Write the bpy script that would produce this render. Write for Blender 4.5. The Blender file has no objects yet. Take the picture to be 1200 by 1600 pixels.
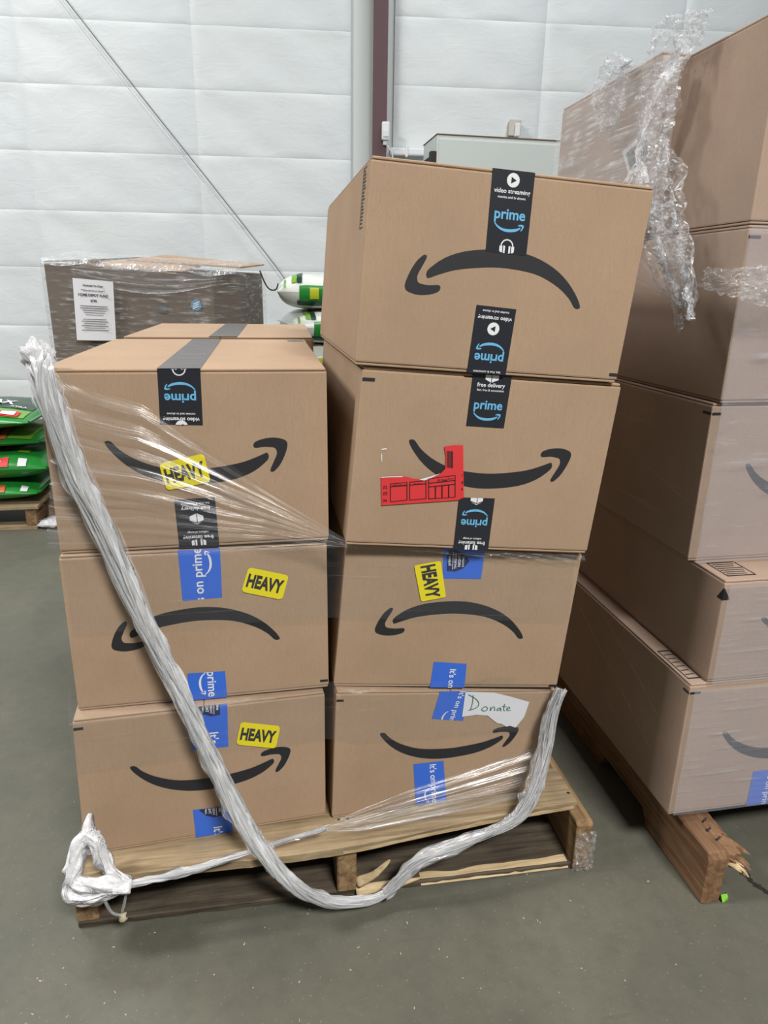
import bpy, bmesh, math, random
from mathutils import Vector, Matrix, noise

# ------------------------------------------------------------------ camera, world, lights, exposure
scene = bpy.context.scene
COL = scene.collection
cam_d = bpy.data.cameras.new('camera')
cam_d.sensor_fit = 'VERTICAL'; cam_d.sensor_height = 36.0; cam_d.lens = 1073.338 / 1600 * 36.0
cam_d.clip_start = 0.02; cam_d.clip_end = 100
cam = bpy.data.objects.new('camera', cam_d); COL.objects.link(cam)
cam.matrix_world = Matrix(((0.9843, 0.0397, -0.1720, 0.3769),
                           (-0.1758, 0.3060, -0.9356, -1.0646),
                           (0.0155, 0.9512, 0.3082, 1.1524),
                           (0, 0, 0, 1)))
scene.camera = cam

world = bpy.data.worlds.new('hall_ambient'); scene.world = world
world.use_nodes = True
wb = world.node_tree.nodes['Background']
wb.inputs['Color'].default_value = (0.84, 0.93, 1.0, 1)
wb.inputs['Strength'].default_value = 0.085

def ceiling_lamp(x, y, z, sx, sy, power, color=(1, 0.975, 0.94), tilt=(0, 0, 0)):
    l = bpy.data.lights.new('high_bay_lamp', 'AREA'); l.shape = 'RECTANGLE'
    l.size = sx; l.size_y = sy; l.energy = power; l.color = color
    o = bpy.data.objects.new('high_bay_lamp', l); COL.objects.link(o)
    o.location = (x, y, z); o.rotation_euler = tilt
    return o
ceiling_lamp(-4.0, 0.3, 5.4, 1.5, 0.9, 365)
ceiling_lamp(1.7, -4.1, 5.3, 1.5, 0.9, 590)
ceiling_lamp(-2.2, 2.6, 5.6, 1.5, 0.9, 115, (0.93, 0.97, 1.0))
ceiling_lamp(2.4, 2.6, 5.6, 1.5, 0.9, 95, (0.93, 0.97, 1.0))

vs = scene.view_settings
vs.view_transform = 'Standard'; vs.look = 'None'; vs.gamma = 1.0; vs.use_curve_mapping = False
vs.exposure = 0.0

# ------------------------------------------------------------------ node material helpers
def srgb(r, g, b):
    f = lambda c: (c / 255 / 12.92) if c <= 10.3 else ((c / 255 + 0.055) / 1.055) ** 2.4
    return (f(r), f(g), f(b), 1)

class NT:
    def __init__(self, name):
        self.m = bpy.data.materials.new(name); self.m.use_nodes = True
        self.t = self.m.node_tree; self.t.nodes.clear()
        self.out = self.t.nodes.new('ShaderNodeOutputMaterial')
    def n(self, kind, **kw):
        nd = self.t.nodes.new(kind)
        for k, v in kw.items():
            if k in nd.inputs.keys() if not k.startswith('_') else False: nd.inputs[k].default_value = v
            else: setattr(nd, k.lstrip('_'), v)
        return nd
    def l(self, a, b): self.t.links.new(a, b)
    def coord(self, scale=(1, 1, 1), kind='Object', rot=(0, 0, 0)):
        tc = self.n('ShaderNodeTexCoord'); mp = self.n('ShaderNodeMapping')
        mp.inputs['Scale'].default_value = scale; mp.inputs['Rotation'].default_value = rot
        self.l(tc.outputs[kind], mp.inputs['Vector']); return mp.outputs['Vector']
    def noise(self, vec, scale, detail=3, rough=0.55, dist=0.0):
        nd = self.n('ShaderNodeTexNoise'); self.l(vec, nd.inputs['Vector'])
        nd.inputs['Scale'].default_value = scale; nd.inputs['Detail'].default_value = detail
        nd.inputs['Roughness'].default_value = rough; nd.inputs['Distortion'].default_value = dist
        return nd.outputs['Fac']
    def ramp(self, fac, stops):
        nd = self.n('ShaderNodeValToRGB'); self.l(fac, nd.inputs['Fac'])
        e = nd.color_ramp.elements
        while len(e) < len(stops): e.new(0.5)
        for k, (p, c) in enumerate(stops):
            e[k].position = p; e[k].color = c if len(c) == 4 else (*c, 1)
        return nd.outputs['Color']
    def mix(self, fac, a, b, mode='MIX'):
        nd = self.n('ShaderNodeMix'); nd.data_type = 'RGBA'; nd.blend_type = mode
        for i, v in ((0, fac), (6, a), (7, b)):
            if hasattr(v, 'links'): self.l(v, nd.inputs[i])
            else: nd.inputs[i].default_value = v
        return nd.outputs[2]
    def math(self, op, a, b=0.0, clamp=False):
        nd = self.n('ShaderNodeMath'); nd.operation = op; nd.use_clamp = clamp
        for i, v in ((0, a), (1, b)):
            if hasattr(v, 'links'): self.l(v, nd.inputs[i])
            else: nd.inputs[i].default_value = v
        return nd.outputs[0]
    def bump(self, h, strength, dist=0.01):
        nd = self.n('ShaderNodeBump'); nd.inputs['Strength'].default_value = strength
        nd.inputs['Distance'].default_value = dist; self.l(h, nd.inputs['Height']); return nd.outputs['Normal']
    def principled(self, color, rough=0.6, metal=0.0, normal=None, spec=0.5):
        p = self.n('ShaderNodeBsdfPrincipled')
        for key, v in (('Base Color', color), ('Roughness', rough), ('Metallic', metal), ('Specular IOR Level', spec)):
            if hasattr(v, 'links'): self.l(v, p.inputs[key])
            else: p.inputs[key].default_value = v
        if normal is not None: self.l(normal, p.inputs['Normal'])
        return p
    def done(self, sh): self.l(sh.outputs[0], self.out.inputs['Surface']); return self.m

def plain(name, col, rough=0.6, metal=0.0, spec=0.5):
    t = NT(name); v = t.coord()
    k = t.noise(v, 40, 2)
    c = t.mix(t.math('MULTIPLY', k, 0.12), col, (col[0]*0.7, col[1]*0.7, col[2]*0.7, 1))
    return t.done(t.principled(c, rough, metal, None, spec))

def cardboard(name, col):
    t = NT(name); v = t.coord()
    big = t.noise(v, 5, 3, 0.6)
    fib = t.noise(t.coord((60, 60, 9)), 6, 3, 0.7)
    spk = t.noise(v, 420, 2, 0.6)
    d = tuple(c * 0.80 for c in col[:3]) + (1,)
    b = tuple(min(1, c * 1.13) for c in col[:3]) + (1,)
    c1 = t.mix(t.ramp(big, [(0.35, (0, 0, 0)), (0.68, (1, 1, 1))]), col, b)
    c2 = t.mix(t.math('MULTIPLY', t.ramp(fib, [(0.42, (0, 0, 0)), (0.75, (1, 1, 1))]), 0.30), c1, d)
    c3 = t.mix(t.math('MULTIPLY', t.ramp(spk, [(0.5, (0, 0, 0)), (0.72, (1, 1, 1))]), 0.35), c2, d)
    w = t.n('ShaderNodeTexWave'); t.l(t.coord(), w.inputs['Vector']); w.bands_direction = 'X'
    w.inputs['Scale'].default_value = 62; w.inputs['Distortion'].default_value = 0.3
    h = t.math('ADD', t.math('MULTIPLY', w.outputs['Fac'], 0.25), t.math('MULTIPLY', big, 2.0))
    return t.done(t.principled(c3, 0.78, 0, t.bump(h, 0.25, 0.0012), 0.25))

def wood(name, col, dark, axis='X', scale=1.0):
    t = NT(name)
    sc = {'X': (1.5, 22, 22), 'Y': (22, 1.5, 22)}[axis]
    sc = tuple(s * scale for s in sc)
    g = t.noise(t.coord(sc), 3.0, 5, 0.65, 0.6)
    fine = t.noise(t.coord(tuple(s * 5 for s in sc)), 3.0, 3, 0.7)
    blot = t.noise(t.coord(), 7, 4, 0.6)
    c = t.mix(t.ramp(g, [(0.36, (0, 0, 0)), (0.66, (1, 1, 1))]), col, dark)
    c = t.mix(t.math('MULTIPLY', t.ramp(blot, [(0.48, (0, 0, 0)), (0.75, (1, 1, 1))]), 0.55), c, (dark[0]*0.55, dark[1]*0.55, dark[2]*0.6, 1))
    c = t.mix(t.math('MULTIPLY', fine, 0.35), c, dark)
    return t.done(t.principled(c, 0.8, 0, t.bump(g, 0.5, 0.002), 0.2))

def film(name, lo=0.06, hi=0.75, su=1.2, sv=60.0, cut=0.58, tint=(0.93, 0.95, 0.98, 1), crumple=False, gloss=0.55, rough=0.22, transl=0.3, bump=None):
    """stretch film: clear, with highlight streaks painted as whiter folds along U"""
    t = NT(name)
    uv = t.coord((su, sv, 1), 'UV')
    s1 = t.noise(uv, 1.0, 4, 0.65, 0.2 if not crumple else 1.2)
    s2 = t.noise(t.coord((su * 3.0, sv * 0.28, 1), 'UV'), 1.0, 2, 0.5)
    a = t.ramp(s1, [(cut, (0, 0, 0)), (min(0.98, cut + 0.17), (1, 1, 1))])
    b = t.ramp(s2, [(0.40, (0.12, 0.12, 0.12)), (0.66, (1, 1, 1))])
    m = t.math('MULTIPLY', a, b)  # painted mask for the streak and sparkle highlights
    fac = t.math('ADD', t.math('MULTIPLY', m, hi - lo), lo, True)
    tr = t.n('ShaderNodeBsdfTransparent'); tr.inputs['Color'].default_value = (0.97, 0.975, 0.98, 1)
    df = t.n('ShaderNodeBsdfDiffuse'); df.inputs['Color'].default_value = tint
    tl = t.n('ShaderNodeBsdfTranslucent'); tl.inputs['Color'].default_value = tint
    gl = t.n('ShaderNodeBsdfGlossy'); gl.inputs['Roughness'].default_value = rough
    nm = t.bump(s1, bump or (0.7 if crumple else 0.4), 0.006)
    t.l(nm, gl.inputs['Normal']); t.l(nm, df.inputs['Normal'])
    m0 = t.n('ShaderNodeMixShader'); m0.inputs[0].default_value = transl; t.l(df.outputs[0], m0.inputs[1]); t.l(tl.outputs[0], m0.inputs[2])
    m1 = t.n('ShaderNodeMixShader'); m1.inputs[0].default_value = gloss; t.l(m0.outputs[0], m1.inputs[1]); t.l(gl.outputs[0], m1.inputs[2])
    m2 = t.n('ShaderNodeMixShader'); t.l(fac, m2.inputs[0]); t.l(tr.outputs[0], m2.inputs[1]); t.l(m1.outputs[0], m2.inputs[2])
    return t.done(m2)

M = {}
M['card'] = cardboard('cardboard', srgb(171, 145, 120))
M['card2'] = cardboard('cardboard_film_haze', srgb(174, 151, 134))  # pinker, paler tone: reflection of the film wrap painted into the cardboard
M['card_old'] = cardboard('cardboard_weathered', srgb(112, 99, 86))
M['ink'] = plain('black_ink', srgb(38, 38, 43), 0.6)
M['tape_dark'] = plain('dark_tape', srgb(40, 42, 50), 0.38)
M['tape_blue'] = plain('blue_tape', srgb(58, 112, 222), 0.4)
M['tape_grey'] = plain('grey_shiny_tape', srgb(88, 84, 84), 0.3)  # sheen of the dark tape seen from above, painted as grey
M['tape_sheen'] = plain('sheen_grey_print', srgb(150, 148, 150), 0.4)  # tape print in a pale grey that also paints the top tape's sheen
M['light_blue'] = plain('light_blue_print', srgb(110, 186, 230), 0.5)
M['white_print'] = plain('white_print', srgb(236, 238, 242), 0.5)
M['badge'] = plain('badge_print', srgb(34, 46, 88), 0.5)
M['yellow'] = plain('yellow_label', srgb(246, 230, 20), 0.45)
M['red'] = plain('red_label', srgb(226, 58, 62), 0.5)
M['paper'] = plain('paper', srgb(232, 233, 238), 0.7)
M['paper_print'] = plain('paper_print', srgb(95, 95, 98), 0.7)
M['green_ink'] = plain('green_marker', srgb(40, 120, 95), 0.6)
M['deck'] = wood('pallet_deck_wood', srgb(186, 166, 134), srgb(130, 112, 86), 'X')
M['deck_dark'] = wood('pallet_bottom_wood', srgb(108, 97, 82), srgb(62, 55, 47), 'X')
M['stringer'] = wood('pallet_stringer_wood', srgb(176, 146, 108), srgb(110, 86, 62), 'Y')
M['brown_wood'] = wood('brown_stringer_wood', srgb(158, 124, 94), srgb(108, 80, 58), 'Y')
M['fresh_wood'] = wood('fresh_split_wood', srgb(224, 204, 166), srgb(184, 156, 116), 'X', 2.0)
M['film_fan'] = film('film_fan', 0.07, 0.75, 0.9, 36, 0.52)
M['film_band'] = film('film_band', 0.05, 0.80, 1.6, 46, 0.60)
M['film_low'] = film('film_low', 0.10, 0.85, 0.9, 16, 0.50)
M['film_side'] = film('film_side', 0.02, 0.30, 1.0, 30, 0.60)
M['film_front'] = film('film_front', 0.27, 0.90, 2.2, 24, 0.57, (0.80, 0.84, 0.95, 1), gloss=0.25, rough=0.3)  # haze reflected off the wrap, painted as a pale bluish diffuse tint
M['film_bulk'] = film('film_bulk', 0.10, 0.95, 14, 70, 0.50, gloss=0.3)
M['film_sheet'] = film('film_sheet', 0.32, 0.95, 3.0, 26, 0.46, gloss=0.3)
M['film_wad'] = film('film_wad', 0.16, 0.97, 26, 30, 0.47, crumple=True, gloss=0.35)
M['film_knot'] = film('film_knot', 0.65, 1.0, 40, 9, 0.40, (0.98, 0.98, 1.0, 1), crumple=True, gloss=0.12, rough=0.2, transl=0.04)
M['rope'] = film('bunched_film', 0.60, 1.0, 8.0, 34, 0.38, (0.97, 0.98, 1.0, 1), gloss=0.18, rough=0.12, transl=0.0, bump=0.75)
M['rope_clear'] = film('bunched_film_clear', 0.34, 0.98, 12.0, 22, 0.42, (0.97, 0.98, 1.0, 1), gloss=0.2, rough=0.14, transl=0.05, bump=0.6)
M['rope_grey'] = film('bunched_film_loose', 0.16, 0.92, 10.0, 14, 0.46, (0.97, 0.97, 1.0, 1), gloss=0.3, rough=0.15, transl=0.1)

# wall vinyl, concrete, metals
t = NT('wall_vinyl'); v = t.coord()
cr = t.noise(t.coord((2.2, 1, 5)), 2.2, 5, 0.6, 1.5)
c = t.mix(t.ramp(t.noise(v, 1.4, 2), [(0.3, (0, 0, 0)), (0.7, (1, 1, 1))]), srgb(230, 234, 233), srgb(222, 226, 228))
M['vinyl'] = t.done(t.principled(c, 0.45, 0, t.bump(cr, 0.16, 0.02), 0.35))
M['seam'] = plain('vinyl_seam', srgb(214, 219, 217), 0.6)
t = NT('concrete_floor'); v = t.coord()
a = t.noise(v, 1.6, 6, 0.62, 0.4); b = t.noise(v, 26, 5, 0.7); s = t.noise(v, 160, 2, 0.6)
c = t.mix(t.ramp(a, [(0.34, (0, 0, 0)), (0.68, (1, 1, 1))]), srgb(90, 90, 80), srgb(107, 106, 94))
c = t.mix(t.math('MULTIPLY', t.ramp(b, [(0.45, (0, 0, 0)), (0.7, (1, 1, 1))]), 0.35), c, srgb(82, 81, 72))
c = t.mix(t.math('MULTIPLY', t.ramp(s, [(0.66, (0, 0, 0)), (0.74, (1, 1, 1))]), 0.35), c, srgb(180, 176, 160))
scr = t.noise(t.coord((2.0, 26, 1), rot=(0, 0, 0.6)), 2.0, 3, 0.5)
c = t.mix(t.math('MULTIPLY', t.ramp(scr, [(0.68, (0, 0, 0)), (0.72, (1, 1, 1))]), 0.25), c, srgb(84, 82, 74))
M['concrete'] = t.done(t.principled(c, t.math('ADD', t.math('MULTIPLY', a, 0.3), 0.35), 0, t.bump(b, 0.12, 0.004), 0.35))
M['crack'] = plain('floor_crack', srgb(46, 44, 40), 0.95)
M['column'] = plain('purple_brown_paint', srgb(92, 62, 68), 0.5)
M['grey_metal'] = plain('grey_painted_metal', srgb(214, 220, 216), 0.5)
M['rust'] = plain('rusty_edge', srgb(128, 104, 78), 0.8)
M['white_plastic'] = plain('white_plastic', srgb(235, 237, 238), 0.4)
M['dark'] = plain('dark_rubber', srgb(46, 42, 42), 0.7)
M['steel'] = plain('galvanised_steel', srgb(190, 186, 176), 0.4, 0.4)
M['cable'] = plain('cable_sheath', srgb(120, 118, 120), 0.5)
M['bag_green'] = plain('green_bag_plastic', srgb(42, 140, 58), 0.28)
M['bag_dark'] = plain('dark_green_print', srgb(30, 66, 44), 0.3)
M['bag_lime'] = plain('lime_lawn_print', srgb(120, 170, 56), 0.3)
M['bag_white'] = plain('white_bag_plastic', srgb(224, 228, 220), 0.3)
M['bag_yellow'] = plain('yellow_green_print', srgb(196, 206, 50), 0.35)
M['orange'] = plain('orange_print', srgb(214, 104, 52), 0.4)
M['chips'] = plain('wood_chips', srgb(196, 184, 150), 0.9)
M['lime_tag'] = plain('lime_plastic', srgb(150, 220, 70), 0.5)
M['pipe'] = plain('blue_circle_print', srgb(96, 160, 205), 0.5)

# ------------------------------------------------------------------ object helpers
def link(o, parent=None):
    COL.objects.link(o)
    if parent is not None: o.parent = parent
    return o
def base_of(o):
    b = Vector((0, 0, 0))
    while o is not None:
        b += o.location; o = o.parent
    return b
def tag(o, label, cat, group=None, kind=None):
    if label: o['label'] = label
    if cat: o['category'] = cat
    if group: o['group'] = group
    if kind: o['kind'] = kind
    return o
def thing(name, label, cat, loc=(0, 0, 0), group=None):
    o = bpy.data.objects.new(name, None); o.location = loc; o.empty_display_size = 0.05
    link(o); return tag(o, label, cat, group)
def mesh_obj(name, verts, faces, mat, parent=None, smooth=False, uvs=None, label=None):
    """verts in world coordinates; stored relative to the parent's base"""
    b = base_of(parent) if parent is not None else Vector((0, 0, 0))
    me = bpy.data.meshes.new(name)
    me.from_pydata([tuple(Vector(p) - b) for p in verts], [], faces)
    if uvs is not None:
        ul = me.uv_layers.new(name='UVMap')
        for lp in me.loops: ul.data[lp.index].uv = uvs[lp.vertex_index]
    me.materials.append(M[mat] if isinstance(mat, str) else mat)
    if smooth: me.polygons.foreach_set('use_smooth', [True] * len(me.polygons))
    me.update()
    o = bpy.data.objects.new(name, me); link(o, parent)
    if label: o['label'] = label
    return o
def bm_obj(name, bm, mat, parent=None, smooth=False):
    vs_ = [v.co.copy() for v in bm.verts]; bm.verts.index_update()
    fs = [[v.index for v in f.verts] for f in bm.faces]
    bm.free()
    return mesh_obj(name, vs_, fs, mat, parent, smooth)
def hexa(c8, bevel=0.0, seg=2):
    """c8: front TL TR BR BL then back TL TR BR BL"""
    bm = bmesh.new(); v = [bm.verts.new(p) for p in c8]
    for f in ((3, 2, 1, 0), (4, 5, 6, 7), (0, 1, 5, 4), (2, 3, 7, 6), (1, 2, 6, 5), (3, 0, 4, 7)):
        bm.faces.new([v[i] for i in f])
    bmesh.ops.recalc_face_normals(bm, faces=bm.faces)
    if bevel > 0:
        bmesh.ops.bevel(bm, geom=list(bm.edges), offset=bevel, segments=seg, affect='EDGES', profile=0.6)
    return bm
def box8(x0, x1, y0, y1, z0, z1):
    return [Vector(p) for p in ((x0, y0, z1), (x1, y0, z1), (x1, y0, z0), (x0, y0, z0), (x0, y1, z1), (x1, y1, z1), (x1, y1, z0), (x0, y1, z0))]
def cuboid(name, b, mat, parent=None, bevel=0.0, seg=2):
    return bm_obj(name, hexa(box8(*b), bevel, seg), mat, parent)
def catmull(pts, n=6, closed=False):
    pts = [Vector(p) for p in pts]; out = []; N = len(pts)
    rng = range(N) if closed else range(N - 1)
    for i in rng:
        p0 = pts[(i - 1) % N] if (closed or i > 0) else pts[0]
        p1 = pts[i]; p2 = pts[(i + 1) % N]
        p3 = pts[(i + 2) % N] if (closed or i + 2 < N) else pts[-1]
        for k in range(n):
            u = k / n
            out.append(0.5 * ((2 * p1) + (p2 - p0) * u + (2 * p0 - 5 * p1 + 4 * p2 - p3) * u * u + (3 * p1 - p0 - 3 * p2 + p3) * u ** 3))
    if not closed: out.append(pts[-1])
    return out
def tube(name, pts, r, mat, parent=None, sides=8, ridge=0.0, twist=0.0, flat=1.0, seed=0, uscale=1.0, rf=2.3):
    """swept tube; r float or function of t in 0..1; ridge roughens the cross-section"""
    pts = [Vector(p) for p in pts]; N = len(pts)
    vs_, uv, fs = [], [], []
    up = Vector((0, 0, 1)); L = 0.0; prev = None
    for i, p in enumerate(pts):
        d = (pts[min(i + 1, N - 1)] - pts[max(i - 1, 0)]).normalized()
        if prev is None:
            a = d.orthogonal().normalized()
        else:
            a = (prev - d * prev.dot(d)).normalized()
        prev = a; b = d.cross(a)
        if i: L += (p - pts[i - 1]).length
        rr = r(i / (N - 1)) if callable(r) else r
        for k in range(sides + 1):
            th = 2 * math.pi * k / sides; kk = k % sides
            q = rr
            if ridge:
                q *= 1 + ridge * noise.noise(Vector((math.cos(2 * math.pi * kk / sides) * rf + seed, math.sin(2 * math.pi * kk / sides) * rf, L * 14)))
                q *= 1 + ridge * 0.7 * noise.noise(Vector((kk * 1.7 + seed, L * 30, 4.2)))
            th += twist * L
            vs_.append(p + (a * math.cos(th) + b * math.sin(th) * flat) * q)
            uv.append((L * uscale, k / sides))
    for i in range(N - 1):
        for k in range(sides):
            s = sides + 1
            fs.append((i * s + k, i * s + k + 1, (i + 1) * s + k + 1, (i + 1) * s + k))
    fs.append(tuple(range(sides))[::-1]); fs.append(tuple((N - 1) * (sides + 1) + k for k in range(sides)))
    return mesh_obj(name, vs_, fs, mat, parent, True, uv)
def grid_sheet(name, fn, nu, nv, mat, parent=None, smooth=True, uvs=(1, 1)):
    vs_, uv, fs = [], [], []
    for i in range(nu + 1):
        for j in range(nv + 1):
            u, w = i / nu, j / nv
            vs_.append(Vector(fn(u, w))); uv.append((u * uvs[0], w * uvs[1]))
    for i in range(nu):
        for j in range(nv):
            a = i * (nv + 1) + j
            fs.append((a, a + nv + 1, a + nv + 2, a + 1))
    return mesh_obj(name, vs_, fs, mat, parent, smooth, uv)
def lerp(a, b, t): return a + (b - a) * t
def polyline_at(pts, t):
    n = len(pts) - 1; x = min(max(t, 0), 1) * n; i = min(int(x), n - 1)
    return Vector(pts[i]).lerp(Vector(pts[i + 1]), x - i)

# ------------------------------------------------------------------ flat print: lettering and shapes mapped to a face
_txt = {}
def text_mesh(body, bold=0.0, spacing=1.0):
    """unit text: (verts2d, faces), centred, width normalised to 1"""
    key = (body, bold, spacing)
    if key in _txt: return _txt[key]
    cu = bpy.data.curves.new('lettering', 'FONT'); cu.body = body; cu.size = 1.0; cu.offset = bold
    cu.space_character = spacing; cu.resolution_u = 3; cu.fill_mode = 'FRONT'
    o = bpy.data.objects.new('lettering_tmp', cu); COL.objects.link(o)
    dg = bpy.context.evaluated_depsgraph_get()
    me = bpy.data.meshes.new_from_object(o.evaluated_get(dg))
    vs_ = [(v.co.x, v.co.y) for v in me.vertices]; fs = [tuple(p.vertices) for p in me.polygons]
    bpy.data.objects.remove(o); bpy.data.curves.remove(cu); bpy.data.meshes.remove(me)
    x0, x1 = min(v[0] for v in vs_), max(v[0] for v in vs_); y0, y1 = min(v[1] for v in vs_), max(v[1] for v in vs_)
    w = x1 - x0; cx, cy = (x0 + x1) / 2, (y0 + y1) / 2
    r = ([((x - cx) / w, (y - cy) / w) for x, y in vs_], fs)
    _txt[key] = r
    return r
# the arrow smile printed on the boxes, in fractions of the box face (width, height)
ARC = [(0.774,0.536),(0.7784,0.5142),(0.7673,0.4885),(0.7215,0.4359),(0.6548,0.3956),(0.5662,0.3741),(0.4855,0.3697),(0.4018,0.389),(0.325,0.433),(0.2667,0.491),(0.2227,0.5593),(0.2001,0.6117),(0.205,0.6262),(0.2215,0.6214),(0.2473,0.578),(0.2947,0.5272),(0.3618,0.4832),(0.4258,0.4638),(0.5187,0.4563),(0.599,0.4669),(0.6778,0.4876),(0.7355,0.5174),(0.7641,0.5356)]
HEAD = [(0.7841,0.4307),(0.7959,0.4313),(0.8182,0.4658),(0.8365,0.5169),(0.848,0.5679),(0.8471,0.5967),(0.8332,0.6132),(0.7979,0.6238),(0.7585,0.6171),(0.7297,0.6006),(0.7231,0.5798),(0.7319,0.5682),(0.7615,0.5728),(0.7865,0.5705),(0.8039,0.5627),(0.8089,0.5325),(0.7969,0.4899),(0.784,0.4474)]
def smooth2(poly, n=3):
    return [(p.x, p.y) for p in catmull([(x, y, 0) for x, y in poly], n, True)]
ARC_S, HEAD_S = smooth2(ARC), smooth2(HEAD)
def smile_shape():
    """unit smile: centred, width 1"""
    vs_ = [((x - 0.524) / 0.648, (y - 0.498) * 0.665 / 0.648) for x, y in ARC_S + HEAD_S]
    n = len(ARC_S)
    return vs_, [tuple(range(n)), tuple(range(n, n + len(HEAD_S)))]
def disc(r, n=24, cx=0, cy=0): return [(cx + r * math.cos(2 * math.pi * k / n), cy + r * math.sin(2 * math.pi * k / n)) for k in range(n)]
def polys(*ps):
    vs_, fs = [], []
    for p in ps:
        b = len(vs_); vs_ += list(p); fs.append(tuple(range(b, b + len(p))))
    return vs_, fs
def headphones():
    out = []
    ring_o = [(0.44 * math.cos(a), 0.44 * math.sin(a)) for a in [math.pi * k / 14 for k in range(15)]]
    ring_i = [(0.36 * math.cos(a), 0.36 * math.sin(a)) for a in [math.pi * k / 14 for k in range(14, -1, -1)]]
    out.append(ring_o + ring_i)
    for s in (-1, 1):
        out.append([(s * 0.5, 0.02), (s * 0.5, -0.3), (s * 0.4, -0.38), (s * 0.3, -0.38), (s * 0.3, 0.02)])
        out.append([(s * 0.24, 0.05), (s * 0.24, -0.4), (s * 0.12, -0.42), (s * 0.12, 0.02)])
    return polys(*out)
def parcel_icon():
    return polys([(-0.5, 0.12), (-0.06, 0.3), (-0.06, -0.42), (-0.5, -0.2)], [(0.0, 0.3), (0.5, 0.12), (0.5, -0.2), (0.0, -0.42)],
                 [(-0.44, 0.22), (0, 0.44), (0.44, 0.22), (0, 0.38)])

class Face:
    """a quad patch (TL, TR, BR, BL world corners) with an outward normal"""
    def __init__(self, TL, TR, BR, BL):
        self.c = [Vector(p) for p in (TL, TR, BR, BL)]
        self.n = (self.c[1] - self.c[3]).cross(self.c[0] - self.c[2]).normalized()
        self.w = ((self.c[1] - self.c[0]).length + (self.c[2] - self.c[3]).length) / 2
        self.h = ((self.c[3] - self.c[0]).length + (self.c[2] - self.c[1]).length) / 2
    def p(self, a, b, off=0.0):   # a left->right, b bottom->top
        TL, TR, BR, BL = self.c
        return BL.lerp(BR, a).lerp(TL.lerp(TR, a), b) + self.n * off
    def sub(self, q):             # q: four (s,t) TL TR BR BL
        return Face(*[self.p(s, min(max(t_, 0.0), 1.0)) for s, t_ in q])
    def poly(self, name, pts, mat, parent, off):
        return mesh_obj(name, [self.p(s, t_, off) for s, t_ in pts], [tuple(range(len(pts)))], mat, parent)
    def stamp(self, name, shape, mat, parent, a, b, width, rot=0.0, off=0.0, clip=True, sy=1.0):
        """shape (verts, faces) in units of its width; a,b centre from left / from TOP; width in metres"""
        vs_, fs = shape; bm = bmesh.new(); cr, sr = math.cos(rot), math.sin(rot)
        vv = []
        for x, y in vs_:
            y *= sy
            X, Y = (x * cr - y * sr) * width, (x * sr + y * cr) * width
            vv.append(bm.verts.new((a + X / self.w, (1 - b) + Y / self.h, 0)))
        for f in fs:
            try: bm.faces.new([vv[i] for i in f])
            except ValueError: pass
        if clip:
            for co, no in (((0, 0, 0), (0, -1, 0)), ((0, 1, 0), (0, 1, 0)), ((0, 0, 0), (-1, 0, 0)), ((1, 0, 0), (1, 0, 0))):
                bmesh.ops.bisect_plane(bm, geom=list(bm.verts) + list(bm.edges) + list(bm.faces), plane_co=co, plane_no=no, clear_outer=True)
        if not bm.faces: bm.free(); return None
        for v_ in bm.verts: v_.co = self.p(v_.co.x, v_.co.y, off)
        bmesh.ops.recalc_face_normals(bm, faces=bm.faces)
        return bm_obj(name, bm, mat, parent)

# ------------------------------------------------------------------ the setting
floor = mesh_obj('floor', [(-7, -5, 0), (9, -5, 0), (9, 6.2, 0), (-7, 6.2, 0)], [(0, 1, 2, 3)], 'concrete')
floor['kind'] = 'structure'
random.seed(5)
crk = catmull([(1.375, 0.12, 0), (1.365, 0.06, 0), (1.352, 0.012, 0), (1.345, -0.049, 0), (1.338, -0.1, 0), (1.352, -0.134, 0), (1.40, -0.22, 0), (1.41, -0.34, 0)], 8)
cv, cf = [], []
for i, p in enumerate(crk):
    w = 0.004 + 0.006 * random.random()
    j = 0.004 * (random.random() - 0.5)
    cv += [p + Vector((-w + j, 0, 0.0008)), p + Vector((w + j, 0, 0.0008))]
    if i: cf.append((2 * i - 2, 2 * i - 1, 2 * i + 1, 2 * i))
mesh_obj('crack', cv, cf, 'crack', floor, label='jagged dark crack in the concrete')

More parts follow.
